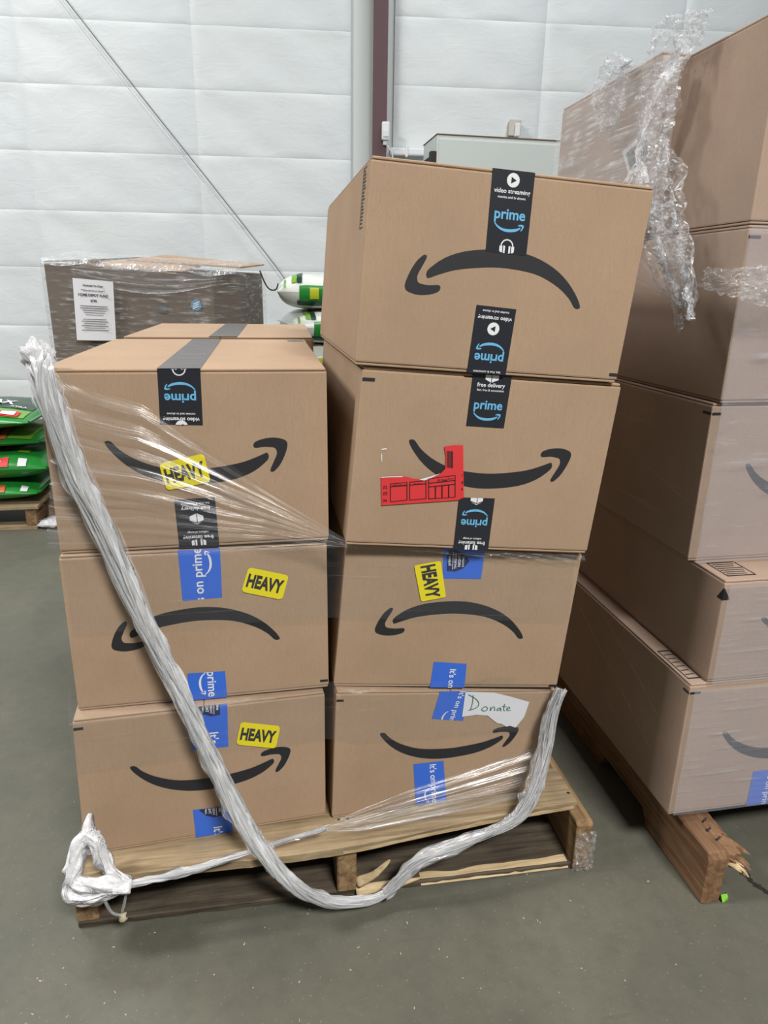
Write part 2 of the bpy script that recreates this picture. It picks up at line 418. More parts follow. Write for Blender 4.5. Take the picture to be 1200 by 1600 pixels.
WALL_N = Vector((-0.0995, -0.995, 0))          # towards the camera
WALL_U = Vector((0.995, -0.0995, 0))
def wall_pt(x, z, out=0.0): return Vector((x, 4.9 - 0.1 * x, z)) + WALL_N * out
wall = mesh_obj('wall_back', [wall_pt(-6, 0, -0.03), wall_pt(7, 0, -0.03), wall_pt(7, 4.4, -0.03), wall_pt(-6, 4.4, -0.03)], [(0, 1, 2, 3)], 'seam')
wall['kind'] = 'structure'
_pan = {}; PI_ = math.pi
def wall_panel(x0, x1, z0, z1, variant):
    key = (round(x1 - x0, 3), round(z1 - z0, 3), variant)
    W, H = x1 - x0, z1 - z0
    if key not in _pan:
        vs_, fs = [], []; nx, nz = 30, 16
        for i in range(nx + 1):
            for j in range(nz + 1):
                u, w = 0.5 - 0.5 * math.cos(PI_ * i / nx), 0.5 - 0.5 * math.cos(PI_ * j / nz)
                x, z = u * W, w * H
                e = min(u, 1 - u) * W; g = min(w, 1 - w) * H
                puff = -0.010 * math.exp(-e / 0.030) - 0.0035 * math.exp(-g / 0.012)
                cre = 0.010 * noise.noise(Vector((x * 3.0 + z * 2.6 + variant * 7, z * 2.2 - x * 1.2, variant * 3.1)))
                cre += 0.005 * noise.noise(Vector((x * 8 + z * 9, z * 3.0 - x * 3, variant * 5.3)))
                d = puff + cre * min(1, e / 0.06) * min(1, g / 0.05)
                p = Vector((x, -0.1 * x, z)) + WALL_N * d
                vs_.append(p)
        for i in range(nx):
            for j in range(nz):
                a = i * (nz + 1) + j; fs.append((a, a + nz + 1, a + nz + 2, a + 1))
        me = bpy.data.meshes.new('panel'); me.from_pydata(vs_, [], fs); me.materials.append(M['vinyl'])
        me.polygons.foreach_set('use_smooth', [True] * len(fs)); me.update(); _pan[key] = me
    o = bpy.data.objects.new('panel', _pan[key]); link(o, wall); o.location = wall_pt(x0, z0)
LX = [-4.99, -3.74, -2.49, -1.245, -0.005, 1.145]
LZ = [0, 0.399, 0.832, 1.277, 1.689, 2.10, 2.54, 2.952, 3.39, 3.83, 4.27]
RX = [1.47, 2.60, 3.66, 4.9, 6.1]
RZ = [0, 0.44, 0.87, 1.31, 1.75, 2.18, 2.62, 3.064, 3.50, 3.94, 4.37]
k = 0
for xs, zs in ((LX, LZ), (RX, RZ)):
    for i in range(len(xs) - 1):
        for j in range(len(zs) - 1):
            wall_panel(xs[i], xs[i + 1], zs[j], zs[j + 1], k % 3); k += 1
# vinyl tucked in behind the steel column
def tuck(u, w):
    x = lerp(1.145, 1.40, u); z = w * 4.3
    d = -0.01 - 0.27 * min(1, u / 0.10) + (0.014 * math.sin(u * 14) + 0.03 * noise.noise(Vector((u * 6, z * 1.6, 0)))) * min(1, u * 4)
    return wall_pt(x, z, d)
tk = grid_sheet('trim_1', tuck, 24, 60, 'vinyl'); tk['kind'] = 'structure'
tk2 = grid_sheet('trim_2', lambda u, w: wall_pt(lerp(1.40, 1.47, u), w * 4.3, lerp(-0.28, -0.01, u)), 4, 30, 'vinyl'); tk2['kind'] = 'structure'

# steel column
sc = thing('steel_column', 'purple-brown painted steel column against the white wall', 'column', wall_pt(1.36, 0, 0.1))
def wall_box(name, x0, x1, z0, z1, d0, d1, mat, parent, bevel=0.0):
    c8 = [wall_pt(x0, z1, d1), wall_pt(x1, z1, d1), wall_pt(x1, z0, d1), wall_pt(x0, z0, d1), wall_pt(x0, z1, d0), wall_pt(x1, z1, d0), wall_pt(x1, z0, d0), wall_pt(x0, z0, d0)]
    return bm_obj(name, hexa(c8, bevel), mat, parent)
wall_box('flange', 1.305, 1.412, 0, 4.4, 0.09, 0.10, 'column', sc, 0.002)
wall_box('web', 1.354, 1.362, 0, 4.4, -0.24, 0.09, 'column', sc)
wall_box('flange', 1.305, 1.412, 0, 4.4, -0.25, -0.24, 'column', sc)
wall_box('base_plate', 1.26, 1.46, 0, 0.02, -0.25, 0.12, 'column', sc, 0.003)
# motion sensor on the column
ms = thing('motion_sensor', 'small white motion sensor fixed to the purple-brown column', 'sensor', wall_pt(1.40, 2.2, 0.12))
wall_box('housing', 1.372, 1.432, 2.22, 2.345, 0.105, 0.15, 'white_plastic', ms, 0.012)
wall_box('lens', 1.380, 1.424, 2.24, 2.285, 0.15, 0.156, 'paper', ms, 0.004)
wall_box('bracket', 1.385, 1.415, 2.19, 2.22, 0.101, 0.13, 'white_plastic', ms, 0.004)
tube('cord', catmull([wall_pt(1.40, 2.2, 0.115), wall_pt(1.43, 2.17, 0.115), wall_pt(1.46, 2.12, 0.1), wall_pt(1.45, 2.0, 0.08)], 5), 0.006, 'white_plastic', ms)
# white conduit to the right of the column
cd = thing('wall_conduit', 'short white conduit running right from the column towards the grey cabinet', 'conduit', wall_pt(1.5, 2.1, 0.03))
wall_box('pipe', 1.44, 1.80, 2.135, 2.19, 0.01, 0.06, 'white_plastic', cd, 0.012)
wall_box('strap', 1.56, 1.58, 2.125, 2.20, 0.005, 0.066, 'white_plastic', cd, 0.003)
# junction box on the wall
jb = thing('junction_box', 'small metal box with white plug high on the wall above the grey cabinet', 'socket', wall_pt(2.40, 2.3, 0.02))
wall_box('box', 2.355, 2.44, 2.30, 2.40, 0.0, 0.06, 'steel', jb, 0.006)
wall_box('cover_plate', 2.35, 2.445, 2.295, 2.405, 0.06, 0.064, 'steel', jb, 0.001)
wall_box('plug', 2.392, 2.432, 2.285, 2.375, 0.064, 0.10, 'white_plastic', jb, 0.006)
# tall grey cabinet
gc = thing('metal_cabinet', 'tall pale grey metal cabinet with rust-stained top edge before the wall', 'cabinet', (2.05, 4.15, 0))
cuboid('body', (1.632, 2.61, 4.0, 4.4, 0.06, 2.155), 'grey_metal', gc, 0.006)
cuboid('plinth', (1.66, 2.58, 4.03, 4.38, 0.0, 0.06), 'dark', gc)
d = cuboid('door', (1.645, 2.595, 3.99, 4.0, 0.09, 2.13), 'grey_metal', gc, 0.004)
cuboid('handle', (2.50, 2.52, 3.965, 3.99, 1.0, 1.14), 'steel', d, 0.004)
cuboid('top_rail', (1.628, 2.614, 3.995, 4.405, 2.155, 2.162), 'rust', gc, 0.003)
bk = thing('wall_bracket', 'small dark bracket at the left edge of the grey metal cabinet', 'bracket', (1.6, 4.02, 2.0))
cuboid('plate', (1.592, 1.630, 4.0, 4.06, 1.98, 2.055), 'dark', bk, 0.004)
cuboid('arm', (1.60, 1.63, 4.06, 4.60, 2.0, 2.03), 'dark', bk)
# wire slung down the wall; the second tube stands in for its shadow
w1 = [wall_pt(-0.93, 3.16, 0.06), wall_pt(-0.42, 2.52, 0.05), wall_pt(0.10, 1.88, 0.05), wall_pt(0.50, 1.38, 0.06), wall_pt(0.62, 1.22, 0.06)]
tag(tube('wall_cable', catmull(w1, 8), 0.0038, 'cable'), 'thin grey cable running diagonally down the white wall', 'cable')
cable_shadow = [wall_pt(-0.98, 3.16, 0.012), wall_pt(-0.50, 2.56, 0.012), wall_pt(0.02, 1.93, 0.012), wall_pt(0.30, 1.60, 0.014)]
tag(tube('wall_cable', catmull(cable_shadow, 8), 0.0026, 'white_plastic'), 'thin pale line standing in for the shadow of the grey cable on the wall', 'cable')
hk = tube('wire_hook', catmull([(0.40, 2.05, 1.22), (0.42, 2.06, 1.17), (0.44, 2.06, 1.145), (0.465, 2.06, 1.145), (0.475, 2.06, 1.17)], 6), 0.003, 'dark')
tag(hk, 'thin bent dark wire sticking out beside the film-wrapped bulk box', 'wire')

# ------------------------------------------------------------------ shipping boxes
TAPE_OFF = 0.0008; PI = math.pi
def text_item(face, parent, txt, a, b, width, rot, mat, off, bold=0.012, spacing=1.0, sy=1.0):
    return face.stamp('lettering', text_mesh(txt, bold, spacing), mat, parent, a, b, width, rot, off, True, sy)
def dark_tape(F, q, items, flip, parent):
    f = F.sub(q); w = f.w; rot = math.pi if flip else 0
    tp = mesh_obj('tape_strip', [f.p(a, b, TAPE_OFF) for a, b in ((0, 1), (1, 1), (1, 0), (0, 0))], [(3, 2, 1, 0)], 'tape_dark', parent)
    o = TAPE_OFF + 0.0005
    for kind, b in items:
        if kind == 'prime':
            text_item(f, tp, 'prime', 0.5, b, 0.74 * w, rot, 'light_blue', o, 0.022)
        elif kind == 'smile': f.stamp('tape_logo', smile_shape(), 'light_blue', tp, 0.5, b, 0.72 * w, rot, o)
        elif kind == 'play':
            f.stamp('tape_logo', polys(disc(0.5)), 'white_print', tp, 0.5, b, 0.30 * w, rot, o)
            f.stamp('tape_logo', polys([(-0.3, 0.45), (0.5, 0), (-0.3, -0.45)]), 'tape_dark', tp, 0.5, b, 0.15 * w, rot, o + 0.0004)
        elif kind == 'phones': f.stamp('tape_logo', headphones(), 'white_print', tp, 0.5, b, 0.36 * w, rot, o)
        elif kind == 'parcel': f.stamp('tape_logo', parcel_icon(), 'white_print', tp, 0.5, b, 0.34 * w, rot, o)
        else:
            wd = {'video streaming': 0.86, 'movies and tv shows': 0.66, 'free delivery': 0.72, 'fast, free & convenient': 0.70, 'free listening': 0.76, 'millions of songs': 0.52}[kind]
            big = wd > 0.71
            text_item(f, tp, kind, 0.5, b, wd * w, rot, 'white_print', o, 0.018 if big else 0.012)
    return tp
def badge(f, tp, a, b, rot, o):
    """night-football shield; rot turns its upright direction"""
    w = 0.036
    sh = polys([(-0.55, 0.55), (0.55, 0.55), (0.58, 0.1), (0.4, -0.3), (0.0, -0.62), (-0.4, -0.3), (-0.58, 0.1)])
    f.stamp('badge', sh, 'badge', tp, a, b, w, rot, o)
    up = Vector((-math.sin(rot), math.cos(rot)))
    for k, (tx, wd, dy) in enumerate((('prime', 0.5, 0.42), ('THURSDAY', 0.86, 0.12), ('NIGHT', 0.62, -0.08), ('FOOTBALL', 0.62, -0.28))):
        text_item(f, tp, tx, a + up.x * dy * w / f.w, b - up.y * dy * w / f.h, wd * w, rot, 'white_print', o + 0.0004, 0.02)
    f.stamp('badge_line', polys([(-0.5, 0.01), (0.5, 0.01), (0.5, -0.02), (-0.5, -0.02)]), 'white_print', tp, a + up.x * 0.26 * w / f.w, b - up.y * 0.26 * w / f.h, w * 0.95, rot, o + 0.0004)
def blue_tape(F, q, parent, text=None, smile=None, shield=None):
    """text: (a, centre b, length m, rot)"""
    f = F.sub(q)
    tp = mesh_obj('tape_strip', [f.p(a, b, TAPE_OFF) for a, b in ((0, 1), (1, 1), (1, 0), (0, 0))], [(3, 2, 1, 0)], 'tape_blue', parent)
    o = TAPE_OFF + 0.0005
    if text: text_item(f, tp, "It's on prime", text[0], text[1], text[2], text[3], 'white_print', o, 0.016)
    if smile: f.stamp('tape_logo', smile_shape(), 'white_print', tp, smile[0], smile[1], smile[2], smile[3], o)
    if shield: badge(f, tp, shield[0], shield[1], shield[2], o)
    return tp
def heavy_label(F, q, parent, rot=0.0, width=0.88, sy=1.65):
    f = F.sub(q); o = 0.0022; r = 0.09
    asp = f.w / f.h; pts = []
    for cx, cy, a0 in ((1 - r, 1 - r * asp, 0), (r, 1 - r * asp, 90), (r, r * asp, 180), (1 - r, r * asp, 270)):
        for k in range(5):
            an = math.radians(a0 + 22.5 * k); pts.append((cx + r * math.cos(an), cy + r * asp * math.sin(an)))
    lb = f.poly('heavy_label', pts, 'yellow', parent, o); lb['label'] = 'yellow sticker reading HEAVY'
    L = (f.w if rot == 0 else f.h) * width
    text_item(f, lb, 'HEAVY', 0.5, 0.5, L, rot, 'ink', o + 0.0005, 0.045, 1.0, sy)
    return lb
def corner_mark(F, s, t_, ln, th, parent):
    F.poly('corner_mark', [(s, t_), (s + ln, t_), (s + ln, t_ + th), (s, t_ + th)], 'ink', parent, 0.0007)

def make_box(label, front, depth, mat='card', group=None, smile=None, top_tape=None, bottom_flaps=True, marks=(), bev=0.0028, yshift=0.0, name='cardboard_box'):
    TL, TR, BR, BL = [Vector(p) for p in front]; D = Vector(depth)
    base = (BL + BR) / 2 + D / 2
    root = thing(name, label, 'box', base, group)
    th = 0.005
    upL, upR = (TL - BL).normalized(), (TR - BR).normalized()
    b8 = [TL - upL * th, TR - upR * th, BR + upR * th, BL + upL * th]
    body = bm_obj('body', hexa(b8 + [p + D for p in b8], bev), mat, root)
    X = (TR - TL); gap = 0.0012
    # four closing flaps: two on top, two underneath, meeting at a centre seam
    for a, b in ((0.004, 0.5 - gap), (0.5 + gap, 0.996)):
        lo = [TL.lerp(TR, a) - upL * (th - 0.0006), TL.lerp(TR, b) - upL * (th - 0.0006)]; hi = [TL.lerp(TR, a), TL.lerp(TR, b)]
        ins = D.normalized() * 0.0015
        bm_ = hexa([hi[0] + ins, hi[1] + ins, lo[1] + ins, lo[0] + ins] + [q + D - ins for q in (hi[0], hi[1], lo[1], lo[0])], 0.0012, 1)
        bm_obj('flap', bm_, mat, root)
        if bottom_flaps:
            hi = [BL.lerp(BR, a) + upL * (th - 0.0006), BL.lerp(BR, b) + upL * (th - 0.0006)]; lo = [BL.lerp(BR, a), BL.lerp(BR, b)]
            bm_ = hexa([hi[0] + ins, hi[1] + ins, lo[1] + ins, lo[0] + ins] + [q + D - ins for q in (hi[0], hi[1], lo[1], lo[0])], 0.0012, 1)
            bm_obj('flap', bm_, mat, root)
    F = Face(TL, TR, BR, BL)
    if smile:
        m = (lambda s, t_: (s, t_)) if smile == 'up' else (lambda s, t_: (1 - s, 1 - t_))
        vs_, fs = [], []
        for pl in (ARC_S, HEAD_S):
            b = len(vs_); vs_ += [F.p(*(lambda q: (q[0], q[1] + yshift))(m(s, t_)), 0.0005) for s, t_ in pl]; fs.append(tuple(range(b, b + len(pl))))
        mesh_obj('smile_print', vs_, fs, 'ink', root, label='black curved arrow logo')
    for mk in marks: corner_mark(F, *mk, root)
    if top_tape:
        s0, s1, m_ = top_tape
        n = 14; vs_, fs = [], []
        for i in range(n + 1):
            for s in (s0, s1):
                vs_.append(TL.lerp(TR, s) + D * (i / n) + Vector((0, 0, 0.0009)))
            if i: fs.append((2 * i - 2, 2 * i - 1, 2 * i + 1, 2 * i))
        tt = mesh_obj('tape_strip', vs_, fs, m_, root)
        tf = Face(TL.lerp(TR, s0) + D, TL.lerp(TR, s1) + D, TL.lerp(TR, s1), TL.lerp(TR, s0))
        for k, (tx, wd) in enumerate((('video streaming', 0.8), ('prime', 0.7), ('free delivery', 0.7), ('free listening', 0.72), ('prime', 0.7), ('video streaming', 0.8), ('free delivery', 0.7))):
            text_item(tf, tt, tx, 0.5, 0.07 + 0.14 * k, wd * tf.w, PI, 'tape_sheen', 0.0014, 0.012)
    T = Face(TL + D, TR + D, TR, TL)
    S = Face(TL + D, TL, BL, BL + D)      # left side
    return root, F, T, S

PI = math.pi
GB = 'boxes on the front pallet'
HX = {
 'L1': [(.045,.066,1.029),(.486,.063,1.0295),(.487,.063,.7335),(.044,.066,.7290)],
 'L2': [(.042,.059,.7285),(.484,.072,.7255),(.485,.072,.4327),(.040,.058,.4355)],
 'L3': [(.0355,.031,.4350),(.4765,.064,.4275),(.4755,.065,.1415),(.024,.0325,.1415)],
 'R1': [(.5485,.0166,1.3355),(.994,.0124,1.310),(.9655,.0085,1.0095),(.525,.0126,1.0402)],
 'R2': [(.538,.018,1.0375),(.981,.017,1.0065),(.953,.0195,.6997),(.5106,.020,.7395)],
 'R3': [(.516,.050,.7345),(.956,.040,.6945),(.937,.049,.402),(.492,.058,.4420)],
 'R4': [(.495,.041,.4405),(.944,.060,.3900),(.925,.06996,.1415),(.486,.0535,.1415)]}

# left stack ------------------------------------------------
b, F, T, S = make_box('cardboard box with smile arrow, grey tape along its closed top, topmost of the left stack', HX['L1'], (0.006, 0.60, 0.004), group=GB, smile='up', top_tape=(0.40, 0.55, 'tape_grey'), marks=((0.004, 0.93, 0.02, 0.018),))
dark_tape(F, [(0.402,1.0),(0.5498,1.0),(0.5458,0.7005),(0.3965,0.7094)], [('phones', 0.0), ('smile', 0.30), ('prime', 0.49), ('movies and tv shows', 0.80), ('video streaming', 0.89), ('play', 1.03)], True, b)
dark_tape(F, [(0.4234,0.2881),(0.5721,0.2925),(0.5774,0.0),(0.4286,0.0)], [('fast, free & convenient', 0.10), ('free delivery', 0.19), ('parcel', 0.41), ('millions of songs', 0.68), ('free listening', 0.78), ('phones', 0.95)], True, b)
heavy_label(F, [(0.3801,0.4951),(0.5419,0.5459),(0.5611,0.3829),(0.4004,0.3433)], b)
T.poly('top_print', [(0.90, 0.90), (0.985, 0.90), (0.985, 0.955), (0.90, 0.955)], M['tape_grey'], b, 0.001)

b, F, T, S = make_box('cardboard box with upside-down smile and blue tape, middle of the left stack', HX['L2'], (0.0, 0.60, 0), group=GB, smile='down', marks=((0.963, 0.045, 0.033, 0.016),))
blue_tape(F, [(0.4272,1.0),(0.5846,1.0),(0.5809,0.6856),(0.4305,0.6792)], b, (0.46, 0.60, 0.118, PI / 2), (0.70, 0.27, 0.044, PI / 2))
blue_tape(F, [(0.4269,0.192),(0.5753,0.1858),(0.5765,0.0),(0.4245,0.0)], b, (0.60, -0.12, 0.115, -PI / 2), (0.37, 0.42, 0.044, -PI / 2))
heavy_label(F, [(0.689,0.872),(0.8454,0.8038),(0.8154,0.6448),(0.6563,0.7166)], b)

b, F, T, S = make_box('cardboard box with upright smile behind the hanging film rope, bottom of the left stack', HX['L3'], (-0.044, 0.60, 0), group=GB, smile='up', marks=((0.003, 0.93, 0.036, 0.018),))
blue_tape(F, [(0.4431,1.0),(0.5934,1.0),(0.5904,0.6789),(0.4425,0.6861)], b, (0.58, 1.25, 0.115, -PI / 2), None, (0.5, 0.02, -PI / 2))
blue_tape(F, [(0.4341,0.2267),(0.5901,0.2115),(0.5929,0.0),(0.4411,0.0)], b, (0.58, 1.62, 0.115, -PI / 2), None, (0.48, 0.02, -PI / 2))
heavy_label(F, [(0.6452,0.8557),(0.8085,0.7879),(0.786,0.6191),(0.6221,0.6895)], b)

# right stack -----------------------------------------------
b, F, T, S = make_box('leaning cardboard box with upside-down smile, topmost and highest of the right stack', HX['R1'], (0.004, 0.66, 0.0), group=GB, smile='down', top_tape=(0.41, 0.56, 'tape_grey'), marks=((0.965, 0.035, 0.033, 0.017),))
dark_tape(F, [(0.4086,1.0),(0.5577,1.0),(0.5694,0.611),(0.4212,0.6142)], [('play', 0.11), ('video streaming', 0.25), ('movies and tv shows', 0.315), ('prime', 0.54), ('smile', 0.68), ('phones', 0.91)], False, b)
dark_tape(F, [(0.414,0.3509),(0.5622,0.3447),(0.5581,0.0),(0.4097,0.0)], [('movies and tv shows', 0.07), ('video streaming', 0.16), ('play', 0.32), ('smile', 0.585), ('prime', 0.74), ('fast, free & convenient', 0.965)], True, b)
# printed certificate block on its left side
cert = S.poly('side_print', [(0.90, 0.68), (0.905, 0.68), (0.905, 0.97), (0.90, 0.97)], 'ink', b, 0.0006)
for q in ([(0.905, 0.965), (0.955, 0.965), (0.955, 0.97), (0.905, 0.97)], [(0.905, 0.68), (0.955, 0.68), (0.955, 0.685), (0.905, 0.685)]):
    S.poly('print_line', q, 'ink', cert, 0.0006)
random.seed(3)
for k in range(16):
    t0 = 0.70 + k * 0.0165; ww = 0.02 + 0.02 * random.random()
    S.poly('print_line', [(0.912, t0), (0.912 + ww, t0), (0.912 + ww, t0 + 0.008), (0.912, t0 + 0.008)], 'ink', cert, 0.0006)

b, F, T, S = make_box('leaning cardboard box with torn red label across its smile, second from top', HX['R2'], (0.002, 0.66, 0.0), group=GB, smile='up', marks=((0.004, 0.925, 0.045, 0.018),))
dark_tape(F, [(0.4066,1.0),(0.5565,1.0),(0.5573,0.7177),(0.4091,0.7187)], [('parcel', 0.03), ('free delivery', 0.20), ('fast, free & convenient', 0.29), ('prime', 0.60), ('smile', 0.80)], False, b)
dark_tape(F, [(0.4211,0.3116),(0.5669,0.3143),(0.5733,0.0),(0.429,0.0)], [('parcel', 0.03), ('smile', 0.28), ('prime', 0.46), ('millions of songs', 0.78), ('free listening', 0.86), ('phones', 1.0)], True, b)
red = [(0.1084,0.4089),(0.145,0.415),(0.181,0.4195),(0.2016,0.418),(0.2334,0.4081),(0.2697,0.4079),(0.3043,0.4295),(0.3344,0.4429),(0.3506,0.4724),(0.3461,0.5419),(0.3356,0.5994),(0.371,0.6087),(0.4072,0.612),(0.4402,0.313),(0.4173,0.2952),(0.1223,0.2449)]
rl = F.poly('red_label', red, 'red', b, 0.0022); rl['label'] = 'torn red printed sticker'
F.poly('torn_edge', [(0.255, 0.405), (0.3043, 0.4295), (0.335, 0.447), (0.300, 0.417), (0.275, 0.401)], 'paper', rl, 0.0028)
F.poly('torn_edge', [(0.1084,0.4089),(0.145,0.415),(0.19,0.4195),(0.19,0.4145),(0.145,0.410),(0.109,0.404)], 'paper', rl, 0.0028)
for q in ([(0.099, 0.565), (0.118, 0.572), (0.119, 0.564), (0.10, 0.558)], [(0.100, 0.54), (0.104, 0.535), (0.107, 0.49), (0.103, 0.50)]):
    F.poly('torn_scrap', q, 'paper', b, 0.0009)
def frame_lines(q, off, parent, th=0.0032):
    for i in range(4):
        (x0, y0), (x1, y1) = q[i], q[(i + 1) % 4]
        dx, dy = x1 - x0, y1 - y0; L = math.hypot(dx, dy); nx, ny = -dy / L * th / 2, dx / L * th / 2
        F.poly('print_line', [(x0 - nx, y0 - ny), (x1 - nx, y1 - ny), (x1 + nx, y1 + ny), (x0 + nx, y0 + ny)], 'ink', parent, off)
def bil(q, u, w):
    (ax, ay), (bx, by), (cx, cy), (dx, dy) = q
    return (lerp(lerp(ax, bx, u), lerp(dx, cx, u), w), lerp(lerp(ay, by, u), lerp(dy, cy, u), w))
q1 = [(0.1467,0.373),(0.2094,0.3858),(0.2177,0.2837),(0.1545,0.2695)]
q2 = [(0.2195,0.3882),(0.2818,0.401),(0.2908,0.2971),(0.228,0.2845)]
q3 = [(0.2912,0.4127),(0.3926,0.4398),(0.4048,0.3136),(0.3014,0.2963)]
for q in (q1, q2, q3): frame_lines(q, 0.0030, rl)
for q in (q1, q2): frame_lines([bil(q, 0, 0.16), bil(q, 1, 0.16), bil(q, 1, 0.17), bil(q, 0, 0.17)], 0.0030, rl)
frame_lines([bil(q3, 0, 0.22), bil(q3, 1, 0.22), bil(q3, 1, 0.23), bil(q3, 0, 0.23)], 0.0030, rl)
frame_lines([bil(q3, 0, 0.40), bil(q3, 1, 0.40), bil(q3, 1, 0.41), bil(q3, 0, 0.41)], 0.0030, rl)
for u in (0.25, 0.5, 0.75): frame_lines([bil(q3, u, 0.4), bil(q3, u + 0.01, 0.4), bil(q3, u + 0.01, 1), bil(q3, u, 1)], 0.0030, rl)
ang = math.radians(7)
for tx, s, t_, wd in (('02', 0.128, 0.352, 0.007), ('03', 0.131, 0.316, 0.007), ('04', 0.133, 0.275, 0.007), ('PREFIX/BOX #', 0.180, 0.367, 0.021), ('Number', 0.252, 0.381, 0.014), ('OF PAGE', 0.345, 0.409, 0.018), ('Route', 0.377, 0.420, 0.009), ('7', 0.421, 0.44, 0.0025), ('8', 0.425, 0.40, 0.003), ('9', 0.428, 0.36, 0.003)):
    F.stamp('lettering', text_mesh(tx, 0.01), 'ink', rl, s, 1 - t_, wd, ang, 0.0030)
for k, (x, wv) in enumerate(((0.3475, 0.003), (0.353, 0.005), (0.3605, 0.002), (0.3645, 0.006))):
    F.poly('barcode', [(x, 0.575), (x + wv, 0.576), (x + wv + 0.009, 0.482), (x + 0.009, 0.481)], 'ink', rl, 0.0030)

b, F, T, S = make_box('cardboard box with sideways HEAVY sticker and upside-down smile, third from top', HX['R3'], (0.012, 0.62, 0.0), group=GB, smile='down', marks=((0.963, 0.012, 0.033, 0.016),))
blue_tape(F, [(0.3948,1.0),(0.5715,1.0),(0.5733,0.7893),(0.4107,0.7837)], b, None, None, (0.36, 0.44, PI / 2))
blue_tape(F, [(0.4199,0.1926),(0.5667,0.18),(0.5722,0.0),(0.4179,0.0)], b, (0.58, 1.05, 0.088, -PI / 2))
heavy_label(F, [(0.2831,0.8641),(0.3909,0.904),(0.434,0.6594),(0.3309,0.622)], b, -PI / 2, 0.90, 1.65)

b, F, T, S = make_box('sagging cardboard box with a torn white Donate note, bottom of the right stack', HX['R4'], (-0.012, 0.62, 0.0), group=GB, smile='up', yshift=0.05, marks=((0.004, 0.93, 0.03, 0.016),))
don = [(0.565,0.996),(0.63,0.992),(0.7004,0.985),(0.7823,0.9469),(0.8744,0.895),(0.8633,0.7562),(0.8304,0.6591),(0.80,0.68),(0.785,0.672),(0.7604,0.7001),(0.735,0.712),(0.7114,0.7441),(0.6856,0.7827),(0.6293,0.7936),(0.565,0.7813)]
dn = F.poly('donate_note', don, 'paper', b, 0.0016); dn['label'] = 'torn white paper with Donate handwritten in green'
def stroke(pts, wd, parent, off):
    pts = [(p.x, p.y) for p in catmull([(s, t_, 0) for s, t_ in pts], 5)]
    asp = F.w / F.h
    for i in range(len(pts) - 1):
        (x0, y0), (x1, y1) = pts[i], pts[i + 1]
        dx, dy = x1 - x0, (y1 - y0) / asp; L = math.hypot(dx, dy) or 1e-6
        nx, ny = -dy / L * wd / 2, dx / L * wd / 2 * asp
        yield [F.p(x0 - nx, y0 - ny, off), F.p(x1 - nx, y1 - ny, off), F.p(x1 + nx, y1 + ny, off), F.p(x0 + nx, y0 + ny, off)]
letters = [
 [(0.602,0.968),(0.604,0.90),(0.599,0.838)], [(0.580,0.972),(0.6178,0.9327),(0.6344,0.8908),(0.6241,0.8563),(0.590,0.8355)],
 [(0.662,0.862),(0.652,0.845),(0.658,0.828),(0.674,0.830),(0.678,0.850),(0.668,0.866),(0.660,0.860)],
 [(0.692,0.862),(0.694,0.826),(0.700,0.855),(0.710,0.858),(0.714,0.824)],
 [(0.738,0.850),(0.727,0.846),(0.726,0.826),(0.737,0.832),(0.740,0.850),(0.745,0.820)],
 [(0.757,0.885),(0.756,0.835),(0.764,0.820)], [(0.745,0.862),(0.768,0.858)],
 [(0.772,0.836),(0.784,0.842),(0.780,0.856),(0.771,0.842),(0.775,0.822),(0.792,0.826)]]
for L in letters:
    vs_, fs = [], []
    for q in stroke(L, 0.0042, dn, 0.0022):
        k0 = len(vs_); vs_ += q; fs.append((k0, k0 + 1, k0 + 2, k0 + 3))
    mesh_obj('handwriting', vs_, fs, 'green_ink', dn)
blue_tape(F, [(0.4504,1.0),(0.5959,1.0),(0.5727,0.7443),(0.4266,0.7734)], b, (0.64, 0.60, 0.080, -PI / 2 - 0.06), (0.36, 0.95, 0.034, -PI / 2 - 0.06))
blue_tape(F, [(0.3643,0.3925),(0.5047,0.3982),(0.545,0.02),(0.395,0.02)], b, (0.60, 0.52, 0.098, -PI / 2), (0.36, 0.80, 0.036, -PI / 2))

# back row of the front pallet -------------------------------
def straight(x0, x1, y0, z0, z1): return [(x0, y0, z1), (x1, y0, z1), (x1, y0, z0), (x0, y0, z0)]
make_box('cardboard box whose top shows just behind the topmost left box', straight(0.062, 0.515, 0.705, 0.735, 1.036), (0.02, 0.56, 0.004), group=GB, top_tape=(0.44, 0.59, 'tape_grey'))
make_box('cardboard box in the back row, under the one behind the topmost left box', straight(0.05, 0.495, 0.70, 0.438, 0.734), (0.0, 0.56, 0), group=GB)
make_box('cardboard box at the bottom of the back row on the left', straight(0.04, 0.485, 0.70, 0.1415, 0.437), (0.0, 0.56, 0), group=GB)
make_box('cardboard box in the right back row, hidden behind the box with the red label', straight(0.605, 1.04, 0.70, 0.735, 1.031), (0.0, 0.56, 0), group=GB)
make_box('cardboard box in the right back row, second from its bottom', straight(0.60, 1.035, 0.70, 0.438, 0.734), (0.0, 0.56, 0), group=GB)
make_box('cardboard box at the bottom of the back row on the right', straight(0.58, 1.01, 0.70, 0.1415, 0.437), (0.0, 0.56, 0), group=GB)

